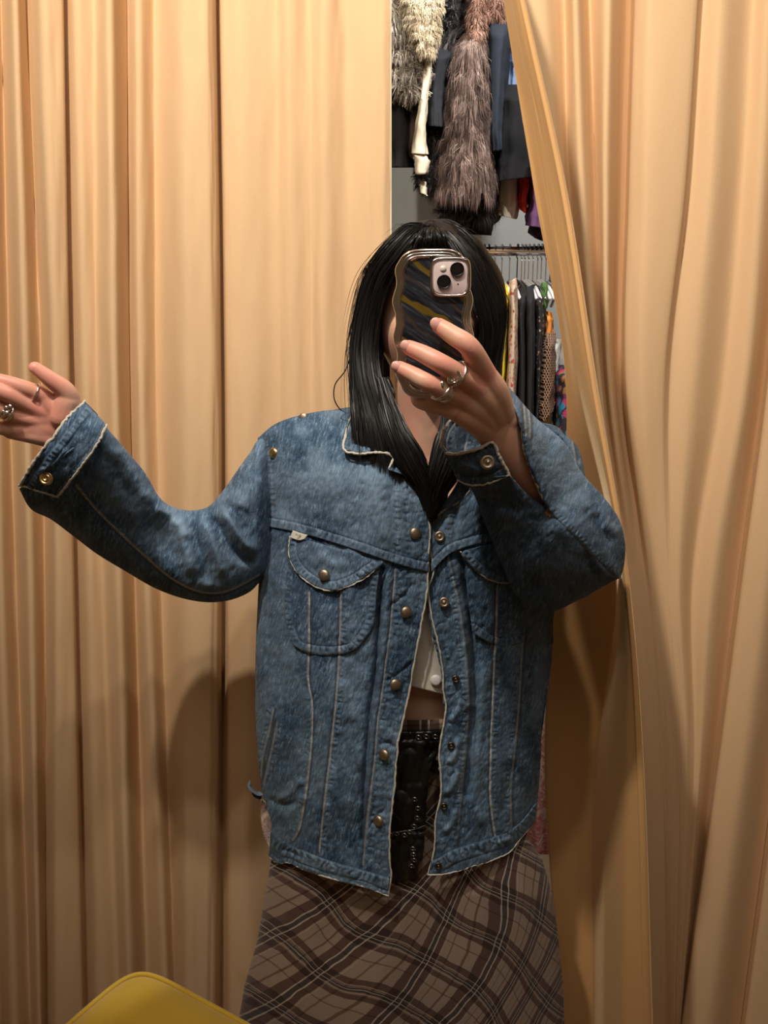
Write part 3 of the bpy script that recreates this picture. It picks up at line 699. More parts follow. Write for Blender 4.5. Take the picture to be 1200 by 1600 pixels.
# --- head ---
HC = P(671, 500, 1.095)
def head():
    n, m = 110, 150
    th = np.linspace(.02, pi-.02, n)[:, None]; ph = np.linspace(0, 2*pi, m, endpoint=False)[None]
    x = np.sin(th)*np.sin(ph); y = -np.sin(th)*np.cos(ph); z = np.cos(th)+0*ph
    front = np.clip(-y, 0, 1)
    zz = np.where(z > 0, 1-(1-z)**1.0, z); w = .0735*(1 - .30*sstep(.0, -1.0, z)**1.2)*(1+.10*sstep(0, .6, z)) ; wx = x*w
    d = np.where(y < 0, .092, .100); wy = y*d*(1-.05*sstep(0, -1, z))
    wz = np.where(z > 0, z*.118, z*.122)
    # jaw / chin forward, flatter face
    wy = wy + .020*sstep(-.3, -1, z)*(y > 0)*(-1)*0 - .016*sstep(-.55, -.95, z)*np.exp(-(x/.35)**2)
    g = lambda cx, cz, sx, sz: np.exp(-((wx-cx)/sx)**2-((wz-cz)/sz)**2)*(y < .1)
    wy = wy - .020*g(0, -.030, .010, .012) - .010*g(0, -.008, .007, .022)   # nose
    wy = wy + .009*g(-.031, .004, .015, .010) + .009*g(.031, .004, .015, .010)     # eye sockets
    wy = wy - .004*g(-.031, .022, .020, .007) - .004*g(.031, .022, .020, .007)     # brows
    wy = wy - .006*g(0, -.062, .020, .006) + .003*g(0, -.067, .022, .002) - .006*g(0, -.074, .016, .006)  # lips
    wy = wy - .006*g(-.040, -.025, .018, .018) - .006*g(.040, -.025, .018, .018)    # cheeks
    V = np.stack([wx, wy, wz], -1).reshape(-1, 3)
    a = .16; R = np.array([[1, 0, 0], [0, math.cos(a), math.sin(a)], [0, -math.sin(a), math.cos(a)]]).T
    k = np.vstack([V, [[0, 0, .118]], [[0, 0, -.122]]])
    j = np.arange(m); j2 = (j+1) % m
    return k + HC, [gfaces(n, m, True)[:, ::-1], np.stack([j, j2, np.full(m, n*m)], -1), np.stack([(n-1)*m+j2, (n-1)*m+j, np.full(m, n*m+1)], -1)]
hd = [head()]
for sx in (-1, 1):
    c = HC + (sx*.074, .010, -.012)
    hd.append(ellipsoid(c, (.007, .017, .030), 16)); hd.append(torus(c+(sx*.004, 0, .002), .018, .004, (1, -.25*sx, 0), 24, 8))
hd.append(loft([HC+(0, .02, -.06), HC+(0, .03, -.15)], [.055, .052], UPY, 24))

# --- hands (fine) ---
def finger(pts, rad, up=UPY): return loft(PL(*pts), rad, up, 16, 8)
rh = []
K = 1.0
iM, mM, rM, pM = (757, 584, .800), (741, 602, .798), (722, 622, .802), (708, 641, .808)
rh.append(finger([(772, 610, .815), iM, (734, 543, .7765), (708, 524, .7795), (686, 509, .7855)], [.0130, .0124, .0106, .0096, .0080]))
rh.append(finger([(758, 622, .812), mM, (694, 571, .7745), (663, 554, .7790), (639, 543, .7855)], [.0128, .0118, .0101, .0092, .0078]))
rh.append(finger([(745, 640, .815), rM, (674, 601, .7770), (646, 586, .7815), (625, 575, .7875)], [.0122, .0110, .0095, .0086, .0073]))
rh.append(finger([(735, 655, .822), pM, (676, 634, .800), (656, 628, .812), (650, 622, .828)], [.012, .0098, .0080, .0074, .0064]))
# thumb behind the phone
rh.append(finger([(790, 655, .850), (768, 618, .850), (742, 585, .846), (716, 556, .837), (700, 538, .829)], [.015, .0150, .0120, .0098, .0080]))
# back of the hand and wrist
for a, r0, r1 in ((iM, .0165, .0122), (mM, .0165, .0112), (rM, .016, .0106), (pM, .0155, .0104)):
    u0 = (786 - (766-a[0])*.42, 655+(a[1]-600)*.42, .846)
    mid = ((u0[0]+a[0])/2+2, (u0[1]+a[1])/2-3, (u0[2]+a[2])/2-.006)
    rh.append(loft(PL(u0, mid, a), [r0, (r0+r1)/2+.0015, r1], UPY, 16, 6))
rh.append(loft(PL((728, 600, .812), (750, 628, .826), (770, 655, .845)), [(.020, .010), (.028, .014), (.026, .018)], UPY, 20))
rh.append(loft(PL((752, 625, .828), (774, 664, .848), (792, 700, .868), (822, 745, .905), (858, 795, .955), ER), [(.026, .014), (.0255, .0170), (.0245, .0195), (.0255, .0235), (.031, .029), (.035, .034)], (0, -1, .3), 28))
rh.append(ellipsoid(P(706, 640, .806), (.0105, .0105, .0105), 14))
RHM = remesh(rh, .0013, 13)

lh = []
lh.append(finger([(92, 640, .955), (66, 618, .940), (36, 605, .928), (8, 596, .922), (-14, 590, .920)], [.0115, .0105, .0090, .0082, .0070]))
lh.append(finger([(85, 650, .950), (44, 632, .934), (8, 616, .915), (-24, 604, .903), (-48, 595, .896)], [.0115, .0105, .0090, .0083, .0070]))
lh.append(finger([(80, 660, .950), (26, 649, .932), (-12, 634, .912), (-42, 622, .900), (-64, 614, .893)], [.0115, .0102, .0088, .0080, .0068]))
lh.append(finger([(80, 672, .950), (14, 670, .935), (-18, 665, .918), (-40, 658, .908), (-56, 652, .902)], [.0110, .0092, .0078, .0071, .0060]))
lh.append(finger([(112, 648, .958), (104, 614, .944), (78, 592, .932), (55, 575, .926)], [.015, .0125, .0098, .0078]))
for a in ((66, 618, .941), (44, 632, .935), (26, 649, .933), (14, 668, .936)):
    lh.append(loft(PL((104, 664, .963), ((a[0]+104)/2, (a[1]+664)/2, .949), a), [.014, .0135, .0108], UPY, 16))
lh.append(loft(PL((46, 642, .938), (75, 655, .948), (104, 668, .966)), [(.022, .008), (.030, .012), (.026, .016)], UPY, 20))
lh.append(loft(PL((104, 628, .948), (98, 650, .950)), [.0165, .0175], UPY, 16))   # ball of the thumb
lh.append(loft(PL((16, 674, .940), (60, 680, .948), (92, 686, .958)), [.0095, .0125, .0145], UPY, 16))
lh.append(loft(PL((30, 655, .937), (70, 668, .946), (96, 676, .96)), [(.016, .0075), (.024, .010), (.024, .015)], UPY, 16))    # heel of the hand
lh.append(loft(PL((96, 664, .962), (118, 690, .980), (150, 735, 1.01), (190, 775, 1.05)), [(.027, .018), (.026, .020), (.029, .026), (.033, .031)], UPY, 28))
LHM = remesh(lh, .0013, 12)
BM = remesh(body, .006, 5); HM = remesh(hd, .0022, 4)
V, Fs = merge([BM, HM, RHM, LHM])
red = np.zeros(len(V))
for p, r_ in (((684, 508, .785), .011), ((637, 542, .785), .011), ((623, 574, .787), .011), ((734, 543, .772), .010), ((694, 571, .770), .010), ((674, 601, .772), .009), ((764, 580, .79), .012), ((742, 600, .79), .010),
              ((60, 577, .92), .016), ((84, 600, .925), .014), ((62, 645, .93), .030), ((85, 672, .94), .026), ((10, 596, .92), .018), ((10, 620, .91), .018), ((72, 625, .94), .014)):
    red = np.maximum(red, np.exp(-((V-V3(p))**2).sum(1)/(r_*1.2)**2))
bodyo = put('body', mesh_data('body', V, Fs, None, np.stack([red, red*0, red*0], -1)), M['skin'], per)
# nails
def nail(p, ang, w=.0052, l=.0062, tilt=0):
    c = V3(p); n = 12
    a, b = np.meshgrid(np.linspace(-1, 1, n), np.linspace(-1, 1, n))
    a2 = a*np.sqrt(1-b*b/2); b2 = b*np.sqrt(1-a*a/2)
    y = .0022*a2**2 + .0010*b2**2
    x = a2*w; z = b2*l
    X = x*math.cos(ang)-z*math.sin(ang); Z = x*math.sin(ang)+z*math.cos(ang)
    Vn = np.stack([X, y + tilt*(X*0), Z], -1).reshape(-1, 3)
    o = put('fingernail', mesh_data('fingernail', Vn, gfaces(n, n)), M['nail'], bodyo, loc=c); solid(o, .0006, 0); return o
nail((681.5, 505.5, .7776), .95, .0056, .0060); nail((635, 540.5, .7782), 1.05, .0054, .0062); nail((620.5, 572.5, .7805), 1.1, .005, .006)
# eyes, brows, lips (behind the phone)
eye = simple('eye_white', (.75, .72, .70), .15); iris = simple('iris', (.03, .015, .008), .1)
for sx in (-1, 1):
    e = HC + (sx*.031, -.0705, .003)
    V, Fs = ellipsoid(e, (.0135, .0120, .0085), 16); put('eye', mesh_data('eye', V, Fs), eye, per)
    V, Fs = ellipsoid(e+(0, -.0082, 0), (.0056, .0046, .0056), 12); put('iris', mesh_data('iris', V, Fs), iris, per)
    V, Fs = loft([HC+(sx*.014, -.088, .020), HC+(sx*.030, -.086, .026), HC+(sx*.048, -.075, .021)], [.0016, .0022, .001], (0, 0, 1), 8); put('eyebrow', mesh_data('eyebrow', V, Fs), M['black_plastic'], per)
lipm = simple('lips', (.45, .14, .12), .4)
V, Fs = merge([loft([HC+(-.022, -.0865, -.066), HC+(-.008, -.0935, -.0625), HC+(0, -.093, -.064), HC+(.008, -.0935, -.0625), HC+(.022, -.0865, -.066)], [.001, .003, .003, .003, .001], (0, 0, 1), 10),
               loft([HC+(-.021, -.0865, -.0675), HC+(0, -.094, -.071), HC+(.021, -.0865, -.0675)], [.001, .0042, .001], (0, 0, 1), 10)])
put('lips', mesh_data('lips', V, Fs), lipm, per)

# rings
def ring_part(name, parts, lab=None):
    V, Fs = merge(parts); return put(name, mesh_data(name, V, Fs), M['silver'], per, lab)
def fdir(a, b): d = V3(b)-V3(a); return d/np.linalg.norm(d)
c = V3((713, 584, .7850)); d = fdir((735, 596, .796), (694, 571, .7745))
sw = [c + np.array(((-6+12*t)*.00067, -.0125-.001*math.sin(t*pi), (-14+20*t)*.00067)) for t in np.linspace(0, 1, 7)]
lp = [P(707+6.5*math.cos(a)+4*math.sin(a), 588-11*math.sin(a), .7715) for a in np.linspace(0, 2*pi, 15)]
ring_part('ring', [torus(c, .0128, .0016, d), torus(P(710, 589, .7722), .0058, .0017, (.15, 1, .1), wob=.3), torus(P(704, 594, .7735), .0026, .0013, (.3, 1, 0))], 'chunky silver swirl ring on the middle finger')
c = V3((689, 608, .7865)); d = fdir((722, 622, .802), (674, 601, .777))
ring_part('ring', [torus(c, .0114, .0023, d+np.array((0, 0, .25)), wob=.25), torus(c-d*.0048, .0110, .0020, d-np.array((0, 0, .2)), wob=.3), ellipsoid(V3((684, 598, .774)), (.0030, .002, .0034), 10), ellipsoid(V3((691, 601, .773)), (.0024, .002, .0038), 10)], 'double silver band ring on the ring finger')
c = V3((54, 613, .935)); ring_part('ring', [torus(c, .0112, .0012, fdir((66, 618, .94), (36, 605, .928)))], 'thin silver band on the raised hand')
c = V3((13, 643, .925)); d = fdir((26, 649, .932), (-12, 634, .912))
ring_part('ring', [torus(c, .0112, .0017, d, wob=.3), torus(c+d*.004, .0112, .0013, d+np.array((0, 0, .3)))]+[ellipsoid(P(u, v, .9135), (.0036, .002, .0036), 10) for u, v in ((9, 638), (15, 636), (10, 646), (4, 644))], 'chunky silver ring on the raised hand')

# ------------------------------------------------------------------ denim jacket
def A_(l): return np.array(l, float)
XL = A_([(640, 470), (655, 425), (680, 404), (720, 407), (780, 411), (830, 411), (900, 407), (1000, 402), (1100, 399), (1150, 402), (1230, 409), (1290, 414), (1340, 417), (1400, 420)])
XR = A_([(640, 850), (680, 884), (700, 900), (760, 906), (850, 895), (920, 872), (960, 864), (1000, 863), (1040, 860), (1080, 853), (1130, 846), (1200, 843), (1260, 838), (1300, 834), (1400, 830)])
YJ0 = 1.135
def YJ(u, v):
    xl = np.interp(v, XL[:, 0], XL[:, 1]); xr = np.interp(v, XR[:, 0], XR[:, 1])
    cu = (xl+xr)/2; hw = (xr-xl)/2; s = np.clip(np.abs((u-cu)/hw), 0, .9985)
    y = YJ0 - .150*(1-s**2.5)**.62
    t = np.clip((770-v)/130, 0, 1.2); y = y + .105*t**2*(1-.3*s)
    return y

def detail(u, v, seams, creases, fade=.25, seed=0, fine=1.0):
    h = .0042*fine*(fbm(u/26, v/44, seed+1, 3)-.5)*2 + .0013*fine*(fbm(u/7+v/20, v/9, seed+8, 2)-.5)*2
    n1 = fbm(u/9+v/34, v/13, seed+2, 3)
    R = fade*(.05+1.35*sstep(.25, .75, fbm(u/55, v/75, seed+3, 3))) + .30*(n1-.5)
    G = np.zeros_like(u); Bc = np.zeros_like(u)
    for sm in seams:
        pl = crv(sm['p'], max(6, 5*len(sm['p'])), 'arc'); w = sm.get('w', 5)
        d, a, L_ = polydist(u, v, pl); ad = np.abs(d)
        k = sm.get('k', 'fell'); pk = sm.get('pk', 1.0)
        n = vnoise(a/7.5+sm.get('s', 0)*13, d/9, seed+11); n2 = vnoise(a/2.6, d/4, seed+12)
        n3 = vnoise(a/19+seed, d*0, seed+15); pu = np.sin(a*2*pi/sm.get('per', 8.5) + 5*n + 4*n3)*(.15+1.3*n2*n3+.35*n)
        if k == 'fell':
            band = sstep(w+1.5, w-1, ad)
            h = h + band*(.0012 + .0013*pk*pu*sstep(w, w*.3, ad)) - .0011*np.exp(-((ad-w-2.5)/1.8)**2)
            R = R + band*(.30*pk*np.clip(pu, -.6, 1) + .10) + .35*np.exp(-((ad-w)/1.3)**2)*sm.get('li', 1)*(d > 0)
            G = G + .30*np.exp(-((ad-w-3)/1.8)**2) + .35*band*np.clip(-pu, 0, 1)*pk
            if sm.get('red'): G = G + .35*band*n
        elif k == 'edge':    # one fabric edge on top of the other
            sd = d*sm.get('side', 1)
            h = h + .0017*sstep(-1.6, 1.2, sd)*sstep(26, 8, sd)
            h = h + .0010*pk*pu*np.exp(-((sd-5.5)/3.2)**2)
            Bc = Bc + sm.get('li', .8)*np.exp(-((sd)/1.25)**2)*(.55+.6*n2)
            G = G + .75*np.exp(-((sd+3.0)/2.2)**2)
            R = R + .34*pk*pu*np.exp(-((sd-6)/3.4)**2)
        elif k == 'stitch':
            dash = (np.sin(a*2*pi/4.6) > -.35)
            Bc = Bc + sm.get('li', .5)*np.exp(-(d/.9)**2)*dash
            h = h - .0006*np.exp(-(d/2.2)**2) + .0005*pk*pu*np.exp(-(d/6)**2)
            R = R + .18*pk*pu*np.exp(-(d/5)**2)
    for c in creases:
        pl = crv(c[0], 4*len(c[0]), 'arc'); d, a, L_ = polydist(u, v, pl)
        e = sstep(0, .18*L_, a)*sstep(L_, .82*L_, a) if len(c) < 4 or c[3] else 1
        h = h + c[2]*np.exp(-(d/c[1])**2)*e
        R = R + (.30 if c[2] > 0 else -.12)*np.exp(-(d/c[1])**2)*e*min(1, abs(c[2])/.006)
    return h, np.clip(np.stack([R, G, Bc], -1), 0, 1)

jk = None
def cloth(name, UV, Yfn, seams=(), creases=(), parent=None, off=0, fade=.25, seed=0, thick=.0014, mat='denim', fine=1.0, wear=None, label=None, edge=0, flip=False):
    u, v = UV[..., 0], UV[..., 1]
    h, W_ = detail(u, v, seams, creases, fade, seed, fine)
    Y = (Yfn(u, v) if callable(Yfn) else Yfn) - h - off
    if wear: W_ = wear(u, v, W_)
    V = P(u, v, Y)
    Fq = gfaces(*u.shape)
    if flip: Fq = Fq[:, ::-1]
    o = put(name, mesh_data(name, V, Fq, np.stack([.96*u+.28*v, .96*v-.28*u], -1)/1000, W_), M[mat], parent, label)
    if thick: solid(o, thick, -1 if not flip else 1)
    return o
def coons(T, Bt, Lf, Rt, ns, nt):
    T, Bt, Lf, Rt = (crv(x, n, 'arc') for x, n in ((T, ns), (Bt, ns), (Lf, nt), (Rt, nt)))
    T[0] = Lf[0]; T[-1] = Rt[0]; Bt[0] = Lf[-1]; Bt[-1] = Rt[-1]
    s = np.linspace(0, 1, ns)[None, :, None]; t = np.linspace(0, 1, nt)[:, None, None]
    return (1-t)*T[None]+t*Bt[None]+(1-s)*Lf[:, None]+s*Rt[:, None]-((1-s)*(1-t)*T[0]+s*(1-t)*T[-1]+(1-s)*t*Bt[0]+s*t*Bt[-1])
def piping(name, pts, Yfn, r=.0013, parent=None, mat='thread', off=.002, wob=.0006, seed=0, n=None):
    c = crv([p[:2] for p in pts], n or max(12, int(len(pts)*9)), 'arc'); u, v = c[:, 0], c[:, 1]
    Y = Yfn(u, v)-off if callable(Yfn) else Yfn-off
    q = P(u, v, Y); k = np.arange(len(u))
    q[:, 0] += wob*(vnoise(k*.7, k*0, seed)-.5)*2; q[:, 2] += wob*(vnoise(k*.7, k*0+5, seed)-.5)*2
    V, Fs = loft(q, [r*(.75+.6*x) for x in vnoise(k*.9, k*0+3, seed)], UPY, 8, 2)
    return put(name, mesh_data(name, V, Fs), M[mat], parent)

# --- curves measured on the garment
OPEN_L = [(612, 713), (626, 732), (645, 762), (661, 792), (669, 815), (672, 832), (670, 862), (669, 892), (667, 925), (660, 965), (652, 1010), (645, 1048), (640, 1080), (632, 1115), (627, 1140), (622, 1158), (621, 1180), (618, 1200), (617, 1225), (613, 1260), (609, 1300), (609, 1340), (611, 1368), (606, 1398)]
OPEN_R = [(752, 735), (738, 760), (718, 783), (690, 800), (678, 815), (673, 832), (673, 860), (678, 890), (672, 910), (669, 925), (674, 960), (681, 990), (688, 1020), (692, 1050), (693, 1080), (697, 1105), (690, 1150), (686, 1180), (689, 1215), (688, 1245), (680, 1280), (680, 1310), (676, 1340), (668, 1366)]
YOKE_L = [(412, 822), (440, 826), (480, 835), (520, 847), (560, 860), (600, 874), (640, 886), (669, 893)]
YOKE_R = [(674, 893), (686, 880), (700, 867), (715, 859), (745, 850), (790, 842), (840, 836), (893, 832)]
SIDE_L = [(411, 822), (408, 870), (404, 940), (401, 1010), (400, 1080), (401, 1140), (405, 1200), (412, 1245), (424, 1280), (425, 1300)]
SIDE_R = [(893, 832), (884, 890), (864, 960), (863, 1010), (858, 1060), (850, 1110), (845, 1160), (843, 1210), (840, 1250)]

jkt = put('denim_jacket', None, None) if False else None
# back of the jacket (the parent mesh): from side to side behind the body
SHO = [(404, 685), (432, 663), (470, 650), (520, 642), (560, 636), (670, 630), (780, 640), (830, 658), (870, 668), (893, 695)]
UVb = coons(SHO, [(424, 1330), (520, 1345), (700, 1340), (832, 1290)], [(404, 685), (411, 720), (411, 830), (404, 940), (400, 1080), (405, 1200), (424, 1330)], [(893, 695), (902, 760), (893, 832), (864, 960), (858, 1060), (845, 1160), (832, 1290)], 110, 160)
def YBK(u, v):
    xl = np.interp(v, XL[:, 0], XL[:, 1]); xr = np.interp(v, XR[:, 0], XR[:, 1])
    q = np.clip(np.abs((u-(xl+xr)/2)/((xr-xl)/2)), 0, 1)
    y = YJ0 + .130*(1-q**2.5)**.62 + .004*np.sin(u/14+3*fbm(u/90, v/200, 5))
    vt = np.interp(u, [p[0] for p in SHO], [p[1] for p in SHO]); k = sstep(0, 75, v-vt)
    return (YJ(u, v)+.004)*(1-k) + y*k
jk = cloth('denim_jacket', UVb, YBK, (), (), per, 0, .2, 3, .0014, label='oversized faded blue denim jacket, worn open', flip=True)

# front yokes
YKSEAM_L = dict(p=[(x, y-6) for x, y in YOKE_L], k='fell', w=5.5, pk=.8, red=True)
ARM_L = [(405, 684), (411, 715), (415, 760), (415, 795), (412, 830)]
UVy = coons([(405, 684), (432, 663), (470, 650), (520, 642), (560, 648), (590, 680), (612, 713)], YOKE_L, ARM_L, OPEN_L[:8], 200, 150)
cloth('front_yoke', UVy, YJ,
      [YKSEAM_L, dict(p=[(418, 690), (424, 730), (427, 770), (426, 815)], k='stitch', li=.25, pk=1.4), dict(p=[(410, 700), (415, 740), (418, 815)], k='fell', w=4, pk=1.2, li=.6),
       dict(p=[(619, 760), (622, 800), (622, 840), (618, 874)], k='stitch', li=.3, pk=1.5), dict(p=[(632, 770), (636, 820), (640, 875)], k='stitch', li=0, pk=1.6, per=11),
       dict(p=[(x-9, y+2) for x, y in OPEN_L[1:8]], k='stitch', li=.15, pk=.9)],
      [([(470, 700), (460, 760), (450, 820)], 16, -.004), ([(560, 730), (590, 790), (600, 850)], 12, .003), ([(620, 720), (612, 790), (618, 850)], 7, -.003), ([(500, 690), (520, 760), (530, 830)], 20, .003)],
      jk, .004, .46, 20)
UVy = coons([(752, 735), (752, 690), (780, 655), (830, 660), (870, 670), (893, 696)], YOKE_R, OPEN_R[:6]+[(674, 893)], [(893, 696), (903, 760), (893, 832)], 170, 130)
cloth('front_yoke', UVy, YJ,
      [dict(p=[(x, y-6) for x, y in YOKE_R], k='fell', w=5.5, pk=.6, li=1.3), dict(p=[(706, 800), (702, 830), (706, 862)], k='stitch', li=.2, pk=1.6),
       dict(p=[(x+10, y+3) for x, y in OPEN_R[1:6]], k='stitch', li=.15, pk=.9)],
      [([(712, 780), (710, 820), (708, 855)], 6, -.003)], jk, -.002, .42, 21)

# front panels
HEM_L = [(425, 1300), (450, 1318), (480, 1331), (520, 1346), (560, 1357), (608, 1371)]
HEM_R = [(674, 1345), (690, 1338), (712, 1326), (760, 1311), (790, 1300), (815, 1283), (840, 1250)]
S1 = [(484, 925), (483, 1020), (482, 1060), (488, 1100), (487, 1160), (481, 1220), (474, 1265), (468, 1295), (458, 1312)]
S2 = [(534, 920), (531, 1015), (527, 1080), (520, 1150), (512, 1220), (505, 1280), (500, 1330)]
PLK_L = [(618, 888), (615, 925), (610, 985), (604, 1030), (597, 1085), (590, 1130), (585, 1190), (577, 1260), (573, 1300), (568, 1350)]
UVp = coons(YOKE_L, HEM_L, SIDE_L, OPEN_L[7:23], 240, 430)
seamsL = [dict(p=S1, k='edge', side=1, li=.85, pk=.5), dict(p=S2, k='edge', side=-1, li=.7, pk=1.0),
          dict(p=PLK_L, k='edge', side=-1, li=.45, pk=.4),
          dict(p=[(x+9, y) for x, y in PLK_L], k='stitch', li=.05, pk=1.8, per=15), dict(p=[(x+20, y+3) for x, y in PLK_L], k='stitch', li=.0, pk=1.5, per=19, s=3),
          dict(p=[(x-10, y) for x, y in OPEN_L[7:23]], k='stitch', li=.12, pk=1.0, per=12),
          dict(p=[(428, 1108), (421, 1145), (412, 1180), (409, 1215)], k='edge', side=1, li=.5, pk=1), dict(p=[(434, 1128), (427, 1165), (420, 1195), (413, 1225)], k='edge', side=-1, li=.4, pk=1)]
creL = [([(598, 890), (592, 960), (588, 1040), (578, 1110), (571, 1200), (567, 1310)], 5, -.010, False), ([(607, 900), (602, 980), (594, 1050), (586, 1120), (577, 1220), (572, 1320)], 5, .003, False),
        ([(560, 1080), (552, 1180), (545, 1290)], 16, .005), ([(448, 1030), (455, 1120), (440, 1220)], 14, -.006), ([(430, 1250), (450, 1240), (475, 1215)], 6, .006), ([(420, 1245), (445, 1258), (470, 1250)], 5, -.006),
        ([(440, 1280), (460, 1262), (478, 1240)], 6, .005), ([(425, 900), (430, 980), (426, 1070)], 14, -.006), ([(500, 1260), (505, 1300), (490, 1325)], 7, -.004), ([(650, 905), (630, 930), (605, 950)], 3.5, -.003),
        ([(648, 1030), (625, 1050), (600, 1065)], 3, -.0035), ([(620, 1170), (605, 1160), (590, 1165)], 4, -.003), ([(612, 1245), (600, 1265), (585, 1275)], 4, -.003), ([(530, 1060), (545, 1090), (548, 1130)], 10, .004)]
cloth('front_panel', UVp, YJ, seamsL, creL, jk, .0, .34, 22)
S3 = [(776, 915), (774, 1000), (771, 1040), (769, 1100), (766, 1180), (766, 1250), (773, 1305)]
S4 = [(818, 985), (815, 1010), (812, 1060), (808, 1120), (801, 1190), (797, 1235), (798, 1295)]
UVp = coons(YOKE_R, HEM_R, OPEN_R[6:23], SIDE_R, 180, 410)
PLK_R = [(700, 868), (712, 920), (722, 980), (728, 1040), (731, 1100), (727, 1160), (720, 1240), (712, 1325)]
seamsR = [dict(p=PLK_R, k='edge', side=1, li=.28, pk=.5), dict(p=[(708, 900), (712, 960), (720, 1040), (724, 1090), (722, 1180), (712, 1260)], k='stitch', li=.2, pk=1.2),
          dict(p=S3, k='edge', side=-1, li=.85, pk=.8), dict(p=S4, k='edge', side=1, li=.55, pk=.8),
          dict(p=[(x+10, y) for x, y in OPEN_R[6:23]], k='stitch', li=.08, pk=1.2, per=13)]
creR = [([(722, 870), (732, 940), (740, 1020), (742, 1100), (736, 1180), (728, 1240)], 7, -.014, False), ([(708, 880), (722, 950), (731, 1030), (733, 1100)], 7, .006, False),
        ([(700, 1130), (712, 1115), (722, 1090)], 5, .005), ([(695, 1190), (708, 1185), (718, 1150)], 5, .005), ([(690, 1240), (706, 1230), (716, 1200)], 5, .005), ([(690, 1300), (704, 1290), (714, 1262)], 5, .005),
        ([(700, 1215), (712, 1205)], 4, -.004), ([(752, 1030), (748, 1120), (735, 1210)], 12, .006), ([(830, 1000), (832, 1100), (822, 1200)], 12, -.008), ([(800, 1180), (790, 1240), (780, 1280)], 9, -.006),
        ([(740, 1260), (755, 1290)], 6, .004), ([(720, 1290), (735, 1300)], 5, -.004), ([(850, 960), (842, 1060), (830, 1150)], 10, .006)]
cloth('front_panel', UVp, YJ, seamsR, creR, jk, -.006, .30, 23)

# waistbands
def bandUV(top, bot, ns, nt): 
    a, b = crv(top, ns, 'arc'), crv(bot, ns, 'arc'); t = np.linspace(0, 1, nt)[:, None, None]
    return a[None]*(1-t)+b[None]*t
WBL = [(421, 1338), (434, 1349), (452, 1348), (470, 1357), (490, 1364), (530, 1376), (570, 1386), (606, 1400)]
o = cloth('waistband', bandUV([(424, 1299), (432, 1306)]+HEM_L[1:], WBL, 200, 36), YJ,
      [dict(p=[(x, y+11) for x, y in [(426, 1302)]+HEM_L[1:]], k='fell', w=8, pk=1.3, per=11), dict(p=[(x, y-3) for x, y in WBL], k='fell', w=3, pk=.6, li=.6)],
      [([(436, 1326), (455, 1330), (475, 1342)], 4, -.004), ([(470, 1350), (500, 1362)], 4, .003)], jk, .006, .30, 24)
WBR = [(669, 1367), (690, 1366), (712, 1362), (740, 1353), (770, 1344), (795, 1332), (812, 1312), (835, 1283)]
cloth('waistband', bandUV(HEM_R, WBR, 180, 36), YJ,
      [dict(p=[(x, y+11) for x, y in HEM_R], k='fell', w=8, pk=1.2, per=10)], [([(740, 1325), (765, 1335)], 4, -.003), ([(775, 1318), (800, 1308)], 4, .004)], jk, .002, .20, 25)
piping('hem_fray', WBL, YJ, .0010, jk, seed=3, off=.007); piping('hem_fray', WBR, YJ, .0009, jk, seed=4, off=.003)

# pockets and flaps
def pocketL():
    UVk = coons([(455, 855), (500, 862), (550, 878), (593, 888)], [(460, 1008), (485, 1021), (530, 1023), (560, 1012)], [(455, 855), (448, 910), (446, 960), (460, 1008)], [(593, 888), (588, 930), (583, 975), (560, 1012)], 110, 120)
    cloth('chest_pocket', UVk, YJ, [dict(p=S1[:3], k='edge', side=1, li=.75, pk=.5), dict(p=S2[:3], k='edge', side=-1, li=.65, pk=1.1),
        dict(p=[(452, 860), (451, 915), (450, 955), (462, 1001), (487, 1014), (530, 1016), (556, 1006), (577, 972), (582, 930), (588, 890)], k='fell', w=4.5, pk=.9, per=9, red=True),
        dict(p=[(572, 930), (568, 975), (550, 1000)], k='stitch', li=.3, pk=.6)], [([(515, 940), (512, 1000)], 12, .003)], jk, .004, .24, 26)
    FT = [(453, 838), (480, 844), (520, 855), (560, 867), (597, 879)]
    FB = [(453, 838), (452, 866), (461, 889), (479, 908), (505, 921), (530, 921), (560, 909), (580, 896), (597, 879)]
    UVf = bandUV(FT, FB, 130, 60)
    cloth('pocket_flap', UVf, YJ, [dict(p=[(458, 846), (458, 866), (466, 885), (483, 902), (506, 914), (530, 914), (556, 903), (576, 889), (590, 880)], k='fell', w=5, pk=.9, per=8, li=.8), dict(p=FT, k='stitch', li=0, pk=.5)],
          [([(490, 860), (520, 880), (550, 885)], 9, .003), ([(470, 870), (500, 900)], 8, -.002)], jk, .009, .30, 27)
    piping('flap_edge', FB, YJ, .0011, jk, off=.010, seed=6)
pocketL()
